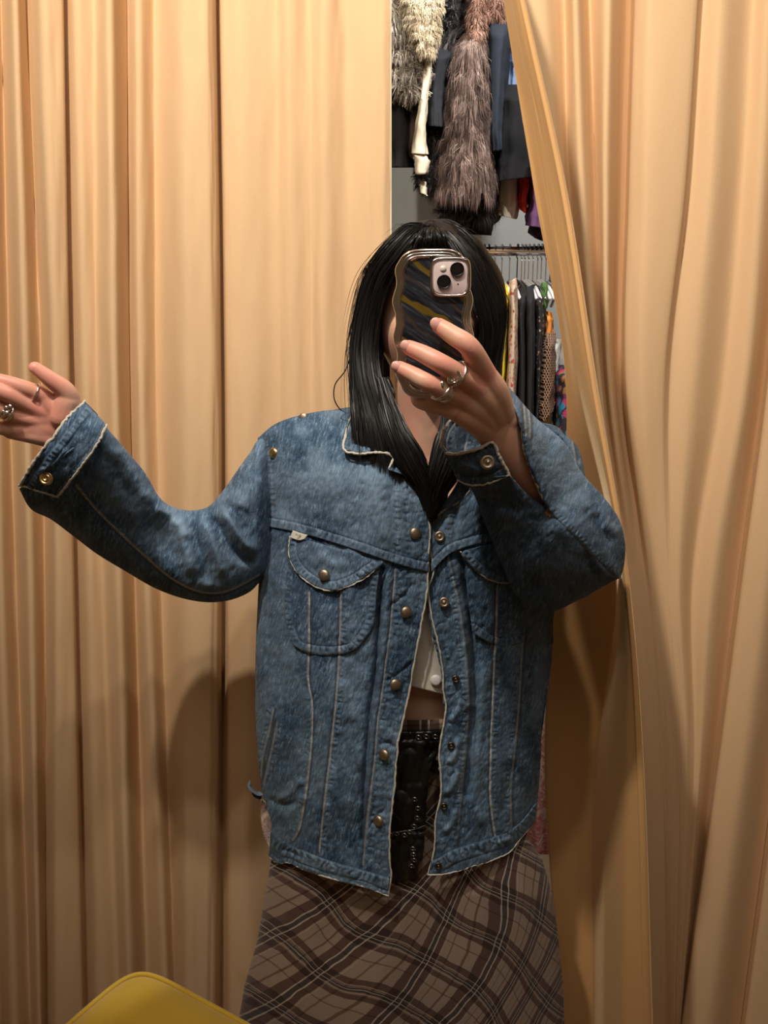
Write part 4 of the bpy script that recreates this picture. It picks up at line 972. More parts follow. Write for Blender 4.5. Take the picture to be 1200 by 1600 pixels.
def pocketR():
    UVk = coons([(726, 864), (760, 856), (800, 850), (832, 846)], [(738, 988), (765, 1004), (790, 1010), (818, 1002)], [(726, 864), (730, 920), (738, 988)], [(832, 846), (828, 920), (818, 1002)], 90, 110)
    cloth('chest_pocket', UVk, YJ, [dict(p=S3[:3], k='edge', side=-1, li=.85, pk=.7), dict(p=[(739, 980), (765, 998), (790, 1003), (816, 997)], k='fell', w=4, pk=1.1, per=8, red=True), dict(p=[(805, 925), (804, 990)], k='stitch', li=.2)],
          [([(760, 985), (768, 970), (778, 955)], 4, .003), ([(745, 990), (756, 975)], 4, -.003)], jk, -.002, .22, 28)
    FT = [(720, 863), (745, 855), (780, 848), (832, 842)]
    FB = [(720, 863), (730, 876), (744, 891), (760, 903), (780, 910), (800, 910), (820, 900), (832, 870), (832, 842)]
    cloth('pocket_flap', bandUV(FT, FB, 110, 50), YJ, [dict(p=[(729, 866), (738, 877), (750, 889), (763, 898), (781, 904), (800, 903), (816, 894)], k='fell', w=4.5, pk=1, per=8, li=.8)], [], jk, .004, .22, 29)
    piping('flap_edge', FB[:-2], YJ, .0011, jk, off=.005, seed=7)
pocketR()
# frayed opening edges
piping('frayed_edge', OPEN_L, lambda u, v: YJ(u, v)-.003, .0013, jk, seed=1, off=.001, n=150)
piping('frayed_edge', OPEN_R, lambda u, v: YJ(u, v)+.003, .0012, jk, seed=2, off=.001, n=150)

FC = coons([(735, 712), (752, 735)], [(677, 814), (680, 816)], [(735, 712), (716, 752), (694, 786), (677, 814)], [(752, 735), (738, 760), (718, 783), (690, 802), (680, 816)], 24, 60)
cloth('lapel_facing', FC, lambda u, v: YJ(u, v)+.002, (), (), jk, 0, .5, 33)
# collar
CT = [(549, 652), (575, 668), (600, 690), (612, 712)]
UVc = coons([(549, 648), (580, 650), (605, 660)], [(537, 702), (560, 709), (585, 708), (611, 713)], [(549, 648), (541, 678), (537, 702)], [(605, 660), (612, 685), (611, 713)], 70, 50)
def YC(u, v): return YJ(u, np.maximum(v, 660))-.022+.018*np.clip((700-v)/50, 0, 1)
cloth('collar', UVc, YC, [dict(p=[(543, 695), (560, 702), (585, 701), (607, 706)], k='fell', w=4, pk=1.2)], [], jk, .0, .40, 30)
piping('collar_edge', [(549, 648), (541, 678), (537, 702), (560, 709), (585, 707), (604, 708), (614, 716), (608, 731)], YC, .0016, jk, off=.001, seed=9)
UVc = coons([(700, 648), (760, 652), (800, 668)], [(694, 704), (740, 712), (800, 712)], [(700, 648), (692, 680), (694, 704)], [(800, 668), (802, 690), (800, 712)], 60, 40)
cloth('collar', UVc, YC, [], [], jk, .0, .40, 31)
# lapel turn below the left collar point
UVc = coons([(612, 712), (618, 716)], [(606, 734), (630, 742)], [(612, 712), (606, 734)], [(618, 716), (632, 741)], 14, 16)
cloth('collar_stand', UVc, lambda u, v: YJ(u, v)-.012, [], [], jk, 0, .7, 32)

# label tag with blurred lettering
TG = bandUV([(458, 829), (470, 833), (481, 836)], [(454, 840), (467, 844), (476, 842)], 24, 14)
tg = cloth('label_tag', TG, YJ, (), (), jk, .0135, 0, 1, .0008, 'white_cloth', 0)
def text(name, body_, loc, size, mat, parent, rx=pi/2, rz=0, ry=0, ex=.0002):
    c = bpy.data.curves.new(name, 'FONT'); c.body = body_; c.size = size; c.extrude = ex; c.align_x = 'CENTER'; c.align_y = 'CENTER'
    o = bpy.data.objects.new(name, c); COL.objects.link(o); me = bpy.data.meshes.new_from_object(o); bpy.data.objects.remove(o)
    return put(name, me, mat, parent, loc=loc, rot=(rx, ry, rz))
text('lettering', "'PUBLIK", P(468.5, 837.2, YJ(np.array(468.), np.array(837.))-.0165), .0042, simple('ink', (.16, .16, .22), .8), jk, ry=math.radians(14))

# snap buttons
dome = mesh_data('snap_button', *lathe([(0, .0034), (.003, .0033), (.0052, .0027), (.0066, .0014), (.0070, 0), (.0068, -.0012)], 28))
ringp = [(.0, .0030), (.0012, .0029), (.0019, .0020), (.0020, .0006), (.0034, .0006), (.0038, .0015), (.0052, .0016), (.0062, .0010), (.0066, 0), (.0066, -.001)]
stud = mesh_data('snap_stud', *lathe(ringp, 28))
sockp = [(.0, -.0005), (.0014, -.0005), (.0016, .0012), (.0034, .0013), (.0038, .0007), (.0046, .0007), (.0052, .0016), (.0064, .0012), (.0070, 0), (.0070, -.001)]
sock = mesh_data('snap_socket', *lathe(sockp, 28))
dome.materials.append(M['brass']); stud.materials.append(M['brass']); sock.materials.append(M['gold'])
def snap(u, v, me=dome, off=.004, Yf=None, tilt=0, sc_=1.0, mat=None, name='snap_button'):
    Y = float((Yf or YJ)(np.array(float(u)), np.array(float(v))))-off
    o = put(name, me if mat is None else me.copy(), None, jk, loc=P(u, v, Y), rot=(-.15, 0, tilt)); o.scale = (sc_*1.15,)*3
    if mat: o.data.materials.clear(); o.data.materials.append(mat)
    return o
for u, v in ((649, 833), (635, 956), (618, 1069), (600, 1179), (591, 1282)): snap(u, v, off=.008 if v < 900 else .005, tilt=.25 if v < 1100 else -.6)
snap(506, 898, off=.0145, tilt=-.3)
snap(428, 708, off=.010, tilt=-.5, mat=M['gold'])
snap(474, 652, off=.008, tilt=-.2, sc_=.8)
for u, v in ((687, 838), (694, 941), (712, 1061), (705, 1165), (694, 1260), (685, 1353)): snap(u, v, stud, off=.001 if v < 1330 else .006, name='snap_stud', sc_=.95 if v < 1000 else .72, mat=None if v < 1000 else M['dark_brass'])

# --- sleeves
def tube_sleeve(name, A, Bc, Yc, rd, nt, nth, seams, creases, seed, fade, wear=None, cap=False):
    a = crv(A, nt, 'idx'); b = crv(Bc, nt, 'idx'); yc = crv(np.c_[np.arange(len(Yc)), Yc], nt, 'idx')[:, 1]; r = crv(np.c_[np.arange(len(rd)), rd], nt, 'idx')[:, 1]
    th = np.linspace(0, 2*pi, nth, endpoint=False); c, s = np.cos(th), np.sin(th)
    u = (a+b)[:, None, 0]/2+(b-a)[:, None, 0]/2*c; v = (a+b)[:, None, 1]/2+(b-a)[:, None, 1]/2*c
    h, W_ = detail(u, v, seams, creases, fade, seed, 1.0)
    if wear: W_ = wear(u, v, W_)
    front = (s > -.05)[None]
    rr = r[:, None]*np.sign(s)*np.abs(s)**.85
    Y = yc[:, None] - rr - np.where(front, h*np.clip(s*2.2, 0, 1), -h*.6*0)
    V = P(u, v, Y)
    o = put(name, mesh_data(name, V, gfaces(nt, nth, True), np.stack([.96*u+.28*v+(1-front)*500, .96*v-.28*u], -1)/1000, W_), M['denim'], jk); solid(o, .0014, -1)
    return o
SA = [(428, 684), (404, 687), (392, 705), (372, 733), (352, 762), (330, 788), (313, 796), (290, 797), (266, 790), (248, 775), (226, 738), (196, 702), (163, 664)]
SB = [(432, 900), (411, 905), (390, 925), (358, 938), (322, 941), (282, 934), (240, 918), (195, 892), (152, 866), (115, 838), (80, 812), (48, 795), (30, 764)]
seamA = [dict(p=[(119, 758), (150, 795), (190, 835), (230, 872), (270, 905), (310, 924), (345, 926), (375, 915), (405, 898)], k='edge', side=-1, li=1.2, pk=.5)]
creA = [([(408, 862), (385, 850), (360, 815), (338, 795)], 9, .012), ([(405, 880), (370, 868), (345, 830), (325, 800)], 7, -.012), ([(350, 905), (340, 870), (325, 830), (308, 805)], 8, .009),
        ([(325, 915), (318, 880), (305, 840), (292, 808)], 7, -.012), ([(300, 905), (292, 870), (282, 835), (268, 805)], 9, .008), ([(375, 800), (390, 770), (404, 740)], 16, .008), ([(385, 835), (365, 800), (350, 780)], 7, -.007),
        ([(240, 790), (275, 812), (300, 845)], 9, .008), ([(215, 800), (255, 840), (285, 880)], 14, -.006), ([(170, 690), (205, 740), (240, 790)], 12, .006), ([(130, 760), (180, 810), (230, 850)], 16, -.008), ([(60, 790), (110, 820), (160, 858)], 14, .004)]
def toneA(u, v, W_):  # paler patches, and less fade towards the lower edge
    W_[..., 0] += .38*np.exp(-((u-352)/30)**2-((v-775)/22)**2) + .22*np.exp(-((u-265)/45)**2-((v-835)/25)**2) + .15*np.exp(-((u-200)/50)**2-((v-760)/40)**2)
    W_[..., 0] *= 1-.6*sstep(20, 60, v-(764+(u-30)*.46)*1.0); return np.clip(W_, 0, 1)
slv = tube_sleeve('jacket_sleeve', SA, SB, [1.15, 1.135, 1.135, 1.13, 1.13, 1.13, 1.13, 1.125, 1.10, 1.075, 1.05, 1.015, .975], [.035, .075, .08, .08, .076, .072, .07, .07, .068, .064, .062, .060, .056], 260, 200, seamA, creA, 40, .36, toneA)
# armhole seam
piping('armhole_seam', [(406, 686), (411, 702), (415, 730), (417, 775), (416, 820), (412, 860), (409, 900)], lambda u, v: YJ(u+4, v)-.004, .0022, jk, mat='denim', off=0)
# left cuff
def wearC(u, v, W_): W_[..., 0] = np.clip(W_[..., 0]+.1, 0, 1); return W_
CUA = [(131, 627), (104, 655), (82, 684), (66, 703), (48, 730), (30, 758)]
CUB = [(167, 664), (152, 694), (132, 722), (112, 748), (98, 766), (89, 777)]
yc0 = lambda u, v: .918 + .050*((u-88)/70)**2*0 + .0009*np.abs(((u-30)/1.6+(v-627)/1.9)*0) + .055*((v-700)/75)**2*.7
UVq = np.swapaxes(bandUV(CUA, CUB, 110, 46), 0, 1)
UVq = bandUV(CUA, CUB, 120, 46)
cloth('cuff', UVq, yc0, [dict(p=[(x*.72+y2*.28, a*.72+b*.28) for (x, a), (y2, b) in zip(CUA, CUB)], k='fell', w=5, pk=1.2, per=9, li=.4), dict(p=[(x*.08+y2*.92, a*.08+b*.92) for (x, a), (y2, b) in zip(CUA, CUB)], k='stitch', li=.25, pk=.5)],
      [([(60, 735), (80, 728), (105, 700)], 4, .003), ([(58, 745), (50, 752)], 6, .002)], jk, 0, .42, 41, .0018)
# inner ring of the cuff behind the wrist
UVq2 = bandUV(CUA, [(a*.4+b*.6, c*.4+d*.6) for (a, c), (b, d) in zip(CUA, CUB)], 60, 20)
cloth('cuff_back', UVq2, lambda u, v: 1.010+.0*u-.045*((v-700)/75)**2, (), (), jk, 0, .2, 42, .0015, flip=True)
piping('cuff_fray', [(133, 626)]+CUA[1:], yc0, .0017, jk, off=.001, seed=11, wob=.0009, n=70)
piping('cuff_fray', CUB, yc0, .0015, jk, off=.001, seed=12)
piping('cuff_fray', [(30, 758), (50, 764), (72, 771), (89, 777)], yc0, .0014, jk, off=.001, seed=13)
snap(72, 747, sock, off=.004, Yf=yc0, sc_=1.08, name='snap_socket')

# right upper arm, then the forearm sleeve with its unbuttoned split cuff
tube_sleeve('jacket_sleeve', [(884, 680), (903, 702), (912, 738), (916, 770), (932, 800), (950, 840), (962, 880), (957, 902)], [(840, 842), (846, 866), (852, 886), (858, 902), (870, 918), (885, 928), (900, 932), (915, 932)],
            [1.135, 1.13, 1.12, 1.11, 1.10, 1.085, 1.07, 1.06], [.085, .08, .075, .07, .065, .06, .055, .045], 120, 120,
            [dict(p=[(893, 690), (897, 720), (893, 760)], k='edge', side=1, li=.5)], [([(896, 742), (908, 750), (920, 752)], 5, -.010), ([(880, 730), (900, 726), (915, 730)], 6, .006)], 45, .5)
for q in (0, 1):
    piping('shoulder_seam', [(868-q*7, 676-q*2), (880-q*7, 690-q), (888-q*8, 704)], lambda u, v: 1.035+0*u, .0022, jk, mat='denim', off=0)
def sm3(a, b, n, m, bulge, mode='arc'):
    a, b = crv(a, n, mode), crv(b, n, mode); t = np.linspace(0, 1, m)[None, :, None]
    g = a[:, None]*(1-t)+b[:, None]*t
    g[..., 2] -= bulge*np.sqrt(np.clip(4*t[..., 0]*(1-t[..., 0]), 0, 1))
    return g
ELOW = [(716, 750, .900), (738, 764, .905), (764, 828, .92), (786, 882, .94), (804, 922, .955), (822, 948, .972), (840, 957, .98), (868, 953, .99), (905, 935, 1.0), (940, 916, 1.01), (967, 902, 1.02)]
SEAM = [(880, 820, .893), (905, 846, .915), (932, 875, .945), (955, 896, .985), (967, 902, 1.01)]
SLO = [(795, 742, .846), (812, 762, .862), (832, 781, .880), (856, 796, .890)]
SUP = [(786, 602, .866), (798, 626, .852), (808, 645, .844), (816, 670, .842), (820, 702, .848), (833, 742, .860), (846, 772, .874), (857, 795, .886)]
UP = [(785, 597, .915), (800, 613, .92), (836, 654, .93), (880, 692, .95), (908, 740, .97), (944, 780, .99), (966, 812, 1.0), (975, 848, 1.01), (974, 880, 1.015), (968, 902, 1.02)]
def cloth3(name, g, seams, creases, seed, fade, parent=None, wear=None, thick=.0014, flip=False, off=0):
    return cloth(name, g[..., :2], lambda u, v: g[..., 2], seams, creases, parent or jk, off, fade, seed, thick, flip=flip, wear=wear)
spts = [p[:2] for p in [SLO[-1]]+SEAM]
def shadeR(u, v, W_): W_[..., 1] = np.clip(W_[..., 1]+.42*(1-.7*np.exp(-((u-880)/50)**2-((v-860)/40)**2)), 0, 1); return W_  # underside shade painted into the colour of the sleeve and cuff tab
r1 = cloth3('jacket_sleeve', sm3(ELOW, SLO+SEAM, 220, 150, .016), [dict(p=[p[:2] for p in SLO]+[p[:2] for p in SEAM], k='stitch', li=.1, pk=.6)],
       [([(770, 800), (800, 810), (840, 830)], 14, .003), ([(745, 770), (790, 790), (820, 800)], 9, -.003), ([(800, 880), (850, 880), (900, 900)], 24, .003), ([(820, 930), (850, 915), (900, 915)], 14, -.003), ([(905, 860), (925, 890), (930, 915)], 9, -.005)], 46, .22, wear=shadeR)
r2 = cloth3('jacket_sleeve', sm3(SUP+SEAM, UP, 220, 120, .014), [dict(p=spts, k='edge', side=-1, li=.7, pk=1.1, per=7), dict(p=[(824, 640), (826, 662), (826, 684)], k='edge', side=1, li=.9, pk=.3), dict(p=[(816, 622), (818, 650), (820, 680)], k='edge', side=-1, li=.7, pk=.3)],
       [([(850, 720), (858, 700), (862, 680)], 10, -.004), ([(880, 790), (900, 780), (925, 790)], 10, .004), ([(925, 800), (935, 830), (960, 850)], 9, -.006), ([(940, 790), (950, 820), (970, 835)], 7, .006)], 47, .42)
cloth3('sleeve_back', sm3(ELOW, UP, 120, 60, -.05), (), (), 48, .3, flip=True)
piping('split_edge', [p[:2] for p in SUP], lambda u, v: np.interp(v, [p[1] for p in SUP], [p[2] for p in SUP]), .0017, jk, off=.0015, seed=14)
piping('split_edge', [p[:2] for p in SLO], lambda u, v: np.interp(v, [p[1] for p in SLO], [p[2] for p in SLO]), .0009, jk, off=.001, seed=15)
piping('split_seam', spts, lambda u, v: np.interp(u, [856]+[p[0] for p in SEAM], [.889]+[p[2] for p in SEAM]), .0011, jk, off=.003, seed=16)
# bartack at the apex of the split
bt = simple('rust_thread', (.30, .16, .06), .8)
for i in range(5):
    V, Fs = loft(PL((852+i*1.6, 794+i*.5, .886), (853+i*1.8, 803+i*.8+(i % 2)*2, .885)), [.0006, .0006], UPY, 6); put('bartack_thread', mesh_data('bartack_thread', V, Fs), bt, jk)
# cuff front tab
tT = [(697, 708, .868), (715, 709, .856), (745, 702, .842), (770, 692, .836)]
tB = [(716, 750, .898), (735, 758, .880), (765, 755, .856), (796, 742, .845)]
gt = sm3(tT, tB, 100, 60, .003)
cloth3('cuff', gt, [dict(p=[(712, 745), (735, 752), (765, 748), (792, 735)], k='fell', w=4.5, pk=.7, li=.9), dict(p=[(701, 715), (745, 709), (770, 700), (788, 735)], k='stitch', li=.2, pk=1.2)],
       [([(715, 725), (735, 730), (752, 740)], 4, .005), ([(712, 738), (740, 743), (770, 738)], 3, -.003)], 49, .25, wear=shadeR, thick=.002)
# far side of the cuff, seen from inside
bO = [(697, 708, .870), (690, 694, .888), (694, 674, .905), (705, 656, .920), (740, 626, .935), (786, 599, .914)]
bI = [(718, 752, .902), (722, 735, .925), (740, 712, .945), (764, 690, .955), (790, 660, .955), (806, 622, .925)]
gb = sm3(bO, bI, 110, 50, -.004)
def toneB(u, v, W_): W_[..., 0] = np.clip(W_[..., 0]+.25, 0, 1); return W_  # makes the inside of the cuff paler
cloth3('cuff_inside', gb, [dict(p=[(701, 712), (698, 694), (702, 676), (712, 660)], k='edge', side=1, li=.5), dict(p=[(725, 715), (727, 700), (731, 680)], k='edge', side=1, li=.5), dict(p=[(735, 712), (737, 700), (741, 685)], k='stitch', li=.5)], (), 50, .45, wear=toneB, thick=.0018)
piping('cuff_fray', [p[:2] for p in bO[::-1]], lambda u, v: np.interp(u, [690, 697, 705, 740, 786], [.886, .888, .918, .933, .912]), .0018, jk, off=.002, seed=17)
piping('cuff_fray', [p[:2] for p in tT]+[(780, 712), (796, 742)], lambda u, v: np.interp(u, [697, 715, 745, 770, 796], [.868, .856, .840, .834, .843]), .0017, jk, off=.001, seed=18)
piping('cuff_fray', [p[:2] for p in tB], lambda u, v: np.interp(u, [716, 735, 765, 796], [.898, .880, .854, .843]), .0011, jk, off=.003, seed=19)
snap(762, 722, stud, off=.004, Yf=lambda u, v: .840, sc_=1.1, name='snap_stud')

# pocket lining and loop at the jacket's side
LN = coons([(408, 1246), (414, 1252)], [(420, 1322), (424, 1320)], [(408, 1246), (408, 1280), (412, 1304), (420, 1322)], [(414, 1252), (430, 1284), (424, 1320)], 20, 40)
k = NT('printed_lining'); nz = k.noise(k.coord('Object'), 120, 2, .6, 2.5)
k.B(Base_Color=k.ramp(nz, [(.40, (.62, .48, .38)), (.5, (.50, .36, .33)), (.56, (.16, .10, .20)), (.62, (.60, .47, .38))]), Roughness=.9); M['lining'] = k.m
cloth('pocket_lining', LN, 1.115, (), (), jk, 0, .1, 51, .001, 'lining')
piping('lining_edge', [(409, 1246), (420, 1264), (430, 1284), (424, 1300), (421, 1322)], lambda u, v: 1.110+0*u, .0012, jk, seed=20)
LP = [(408, 1240, 1.10), (402, 1240, 1.095), (395, 1235, 1.09), (390, 1228, 1.088), (390, 1221, 1.088)]
V, Fs = loft([V3(p) for p in LP], [(.0048, .0010), (.005, .001), (.0045, .001), (.0035, .001), (.0015, .0008)], (0, -.35, 1), 12, 6)
put('thread_loop', mesh_data('thread_loop', V, Fs), simple('grey_denim', (.14, .19, .25), .9), jk)
V, Fs = loft([V3((406, 1246, 1.10)), V3((398, 1242, 1.098)), V3((393, 1234, 1.096))], [.003, .003, .001], (0, -.35, 1), 10, 6)
put('thread_loop', mesh_data('thread_loop', V, Fs), simple('dark_denim', (.03, .04, .06), .9), jk)

# ------------------------------------------------------------------ crop top, skirt, belt bag
def Ybody(u, v): return 1.02 + .10*((u-657)/150)**2
UVs = coons([(600, 780), (660, 800), (740, 780)], [(590, 1062), (640, 1071), (690, 1083), (740, 1086)], [(600, 780), (592, 920), (590, 1062)], [(740, 780), (745, 930), (740, 1086)], 70, 120)
ct = put('crop_top', mesh_data('crop_top', P(UVs[..., 0], UVs[..., 1], 1.012 + .10*((UVs[..., 0]-657)/150)**2 - .004*fbm(UVs[..., 0]/30, UVs[..., 1]/40, 9)), gfaces(120, 70)), M['white_cloth'], per, 'white crop top'); solid(ct, .002, -1)
# the closed back of the top
thb = np.linspace(0, 2*pi, 80, endpoint=False); vb = np.linspace(800, 1072, 40)
Vb = P(657+ (148+6*np.cos(vb/80))[:, None]*np.cos(thb), vb[:, None]+0*thb, YB + .100*np.sin(thb)[None]+.012)
put('top_body', mesh_data('top_body', Vb, gfaces(40, 80, True)), M['white_cloth'], ct)
b_ = mesh_data('top_button', *lathe([(0, .0030), (.005, .0028), (.0072, .0018), (.0080, 0), (.008, -.001)], 28)); put('top_button', b_, M['white_plastic'], ct, loc=P(681, 1063, 1.007), rot=(-.1, 0, 0))
piping('top_hem', [(615, 1064), (640, 1070), (670, 1078), (700, 1085)], lambda u, v: 1.012+.10*((u-657)/150)**2, .0009, ct, 'white_cloth', off=.003)

def plaid_mat():
    k = NT('plaid'); sp = k.n('ShaderNodeSeparateXYZ'); k.t.links.new(k.coord('UV'), sp.inputs[0])
    W0 = (1, 1, 1)
    def bands(x, st, interp='CONSTANT'): return k.ramp(k.math('FRACT', x), st, interp)
    D, N_, w = (.30, .20, .17), (.16, .15, .20), (1, 1, 1)
    mp = bands(sp.outputs[0], [(0, w), (.12, (.5, .36, .3)), (.16, w), (.30, D), (.46, w), (.49, N_), (.57, w), (.60, D), (.72, w), (.88, (.6, .48, .42)), (.91, w)])
    mq = bands(sp.outputs[1], [(0, w), (.22, D), (.34, (.62, .55, .5)), (.40, N_), (.48, (.62, .55, .5)), (.54, D), (.64, w), (.84, (.6, .45, .4)), (.87, w)])
    lp_ = bands(sp.outputs[0], [(0, (0,)*3), (.465, (.9,)*3), (.478, (0,)*3), (.582, (.9,)*3), (.595, (0,)*3), (.74, (.4,)*3), (.752, (0,)*3), (.28, (0,)*3)][:7])
    lq = bands(sp.outputs[1], [(0, (0,)*3), (.345, (.55,)*3), (.358, (0,)*3), (.43, (.8,)*3), (.443, (0,)*3), (.50, (.6,)*3), (.512, (0,)*3)])
    c = k.mix(1, (.31, .23, .18), mp, 'MULTIPLY'); c = k.mix(1, c, mq, 'MULTIPLY')
    c = k.mix(k.math('MULTIPLY', k.math('MAXIMUM', lp_, lq), .8), c, (.60, .56, .46))
    tw = k.noise(k.coord('Object'), 700, 2); c = k.mix(k.math('MULTIPLY', tw, .35), c, (.03, .02, .018))
    k.B(Base_Color=c, Roughness=.9, Sheen_Weight=.1); k.bump(tw, .2, .0006); return k.m
M['plaid'] = plaid_mat()
def skirt():
    rows = A_([(1122, 500, 810, .090), (1140, 492, 815, .093), (1250, 455, 806, .098), (1310, 432, 826, .102), (1340, 424, 846, .110), (1400, 414, 864, .122), (1470, 402, 873, .125), (1540, 382, 880, .13), (1600, 372, 882, .135), (1700, 362, 890, .15), (1850, 345, 905, .17), (2020, 330, 920, .18)])
    nt, nth = 330, 300
    v = np.linspace(1122, 2020, nt); xl, xr, rd = (np.interp(v, rows[:, 0], rows[:, i])[:, None] for i in (1, 2, 3))
    th = np.linspace(0, 2*pi, nth, endpoint=False)[None]; c, s = np.cos(th), np.sin(th)
    u = (xl+xr)/2+(xr-xl)/2*c; vg = v[:, None]+0*u
    tt = np.clip((vg-1250)/500, 0, 1)
    f = .010*tt*np.sin(c*9+3*fbm(vg/300, c*2, 4)+1.2) + .006*(fbm(u/60, vg/200, 8)-.5)*2
    f = f - .010*np.exp(-((u-(835+(vg-1340)*.08))/12)**2)*(s > 0) + .006*np.exp(-((u-(452-(vg-1400)*.18))/10)**2)*(s > 0)
    Y = YB - rd*np.sign(s)*np.abs(s)**.8 - f*np.abs(s)
    V = P(u, vg, Y)
    # keep the hem above the floor
    V[..., 2] = np.maximum(V[..., 2], .16)
    uu = u + 18*np.sin(vg/55+u/90) + 7*np.sin(u/26+vg/60); vv_ = vg + 8*np.sin(u/48) + 9*(fbm(u/30, vg/30, 12)-.5)
    # bias plaid: bands rising to the right and steepening at the right side, bands falling to the right
    
    p = ((vv_-1300) + .72*(uu-400) + .0042*np.clip(uu-600, 0, 400)**2)/118
    q = ((vv_-1300) - .50*(uu-400) - .0004*(uu-400)**2)/104
    o = put('skirt', mesh_data('skirt', V, gfaces(nt, nth, True), np.stack([p, q], -1)), M['plaid'], per, 'brown bias-cut plaid skirt'); solid(o, .002, -1)
    V, Fs = loft(P(A_([500, 560, 640, 720, 790]), A_([1124, 1130, 1134, 1131, 1124]), A_([1.10, 1.045, 1.030, 1.045, 1.09])), [(.004, .009)]*5, (0, 0, 1), 12)
    put('waistband', mesh_data('waistband', V, Fs, np.c_[V[:, 0]*9, V[:, 2]*9]), M['plaid'], o)
skirt()
def bag():
    base = P(645, 1380, .985)
    t = thing('belt_bag', 'small black studded leather bag showing in the opening of the denim jacket', 'bag', tuple(base))
    UVb = coons([(585, 1136), (630, 1142), (700, 1141)], [(596, 1362), (622, 1377), (650, 1364)], [(585, 1136), (588, 1250), (596, 1362)], [(700, 1141), (672, 1200), (665, 1260), (662, 1320), (650, 1364)], 60, 90)
    u, v = UVb[..., 0], UVb[..., 1]; Y = 1.008+.03*((u-640)/60)**2*.3 - .006*(fbm(u/16, v/22, 3)-.5)*2 - .004*np.exp(-((v-1160)/3)**2) - .004*np.exp(-((v-1303)/3)**2)
    o = put('bag_panel', mesh_data('bag_panel', P(u, v, Y), gfaces(90, 60)), M['black_leather'], t); solid(o, .004, -1)
    eb = M['chrome']
    dark = simple('dark_steel', (.30, .29, .27), .3, 1)
    for i, (x, y) in enumerate([(666, 1151), (680, 1151), (654, 1152), (648, 1249), (653, 1263), (652, 1278), (647, 1291), (645, 1326), (646, 1335), (647, 1344), (643, 1353), (620, 1303), (632, 1305), (640, 1300), (610, 1304)]):
        V, Fs = torus(P(x, y, .9985), .0036, .0009, (0.3, 1, .35), 18, 6); put('eyelet', mesh_data('eyelet', V, Fs), dark, t)
    V, Fs = loft(PL((598, 1302, 1.001), (620, 1300, 1.0), (648, 1296, 1.0), (664, 1290, 1.001)), [.0012]*4, UPY, 8); put('seam', mesh_data('seam', V, Fs), M['black_leather'], t)
bag()

# ------------------------------------------------------------------ hair
def hair_mat():
    k = NT('black_hair'); nz = k.noise(k.coord('Object', (60, 60, 6)), 1, 2)
    k.B(Base_Color=k.mix(nz, (.004, .0038, .004), (.011, .010, .010)), Roughness=.42)
    k.b.inputs['Specular IOR Level'].default_value = .32; return k.m
M['hair'] = hair_mat()
hp = []
hr = put('hair', mesh_data('hair', *merge([
    (lambda e: (e[0], e[1]))(ellipsoid(HC+(0, .030, .028), (.083, .098, .102), 30)), ellipsoid(HC+(0, -.002, .062), (.070, .090, .068), 24),
    loft(PL((735, 395, 1.075), (757, 445, 1.08), (764, 500, 1.08), (760, 560, 1.075), (752, 630, 1.06)), [(.020, .03), (.026, .035), (.024, .035), (.022, .03), (.018, .02)], UPY, 20),
    loft(PL((607, 405, 1.075), (583, 465, 1.08), (575, 540, 1.075), (575, 620, 1.06), (585, 690, 1.03)), [(.018, .03), (.022, .035), (.022, .035), (.022, .025), (.018, .012)], UPY, 20),
    loft([HC+(0, .085, .03), HC+(0, .095, -.06), HC+(0, .10, -.15), HC+(0, .105, -.22)], [(.075, .03), (.085, .032), (.085, .03), (.07, .015)], (0, -1, 0), 24)])), M['hair'], per, 'long straight black hair with a centre parting')
GL_out = [(672, 350, 1.08), (640, 352, 1.055), (600, 388, 1.045), (573, 430, 1.055), (558, 490, 1.06), (549, 545, 1.055), (550, 600, 1.04), (553, 655, 1.015), (556, 712, 1.005)]
GL_in = [(672, 352, 1.02), (656, 372, .995), (630, 410, 1.0), (604, 450, 1.02), (592, 500, 1.04), (587, 545, 1.045), (591, 585, 1.035), (608, 640, 1.01), (645, 700, 1.0), (664, 745, .995), (671, 790, .99)]
GR_out = [(672, 350, 1.08), (705, 352, 1.055), (738, 380, 1.045), (764, 425, 1.05), (787, 478, 1.06), (786, 515, 1.065), (780, 560, 1.06), (774, 610, 1.045), (760, 665, 1.025), (735, 700, 1.015)]
GR_in = [(672, 352, 1.02), (694, 372, .995), (718, 410, .985), (737, 450, .985), (748, 495, .995), (752, 530, 1.005), (748, 570, 1.01), (733, 620, 1.02), (712, 670, 1.01), (692, 730, 1.0), (675, 790, .99)]
GM_l = [(630, 560, 1.09), (632, 610, 1.07), (628, 650, 1.04), (640, 700, 1.015), (655, 745, 1.0), (668, 800, .99)]
def hair_sheet(a, b, n=70, m=26, back=.006):
    a, b = crv(a, n, 'idx'), crv(b, n, 'idx'); t = np.linspace(0, 1, m)[None, :, None]
    g = a[:, None]*(1-t)+b[:, None]*t; g[..., 2] += back - .012*np.sin(pi*t[..., 0]) + .004*np.sin(t[..., 0]*40+g[..., 1]/40)
    g[..., 0] += 1.5*np.sin(g[..., 1]/23+t[..., 0]*7)
    return P(g[..., 0], g[..., 1], g[..., 2]), gfaces(n, m)
CL_a = [(585, 590, 1.03), (596, 660, 1.0), (618, 720, .99), (652, 770, .99), (671, 808, .992)]; CL_b = [(600, 590, 1.04), (636, 672, 1.0), (659, 712, .99), (668, 745, .99), (674, 808, .992)]
CR_a = [(690, 630, 1.03), (686, 683, 1.0), (674, 735, .99), (672, 770, .99), (672, 808, .992)]; CR_b = [(752, 630, 1.03), (742, 690, 1.0), (720, 735, .99), (696, 770, .99), (675, 808, .992)]
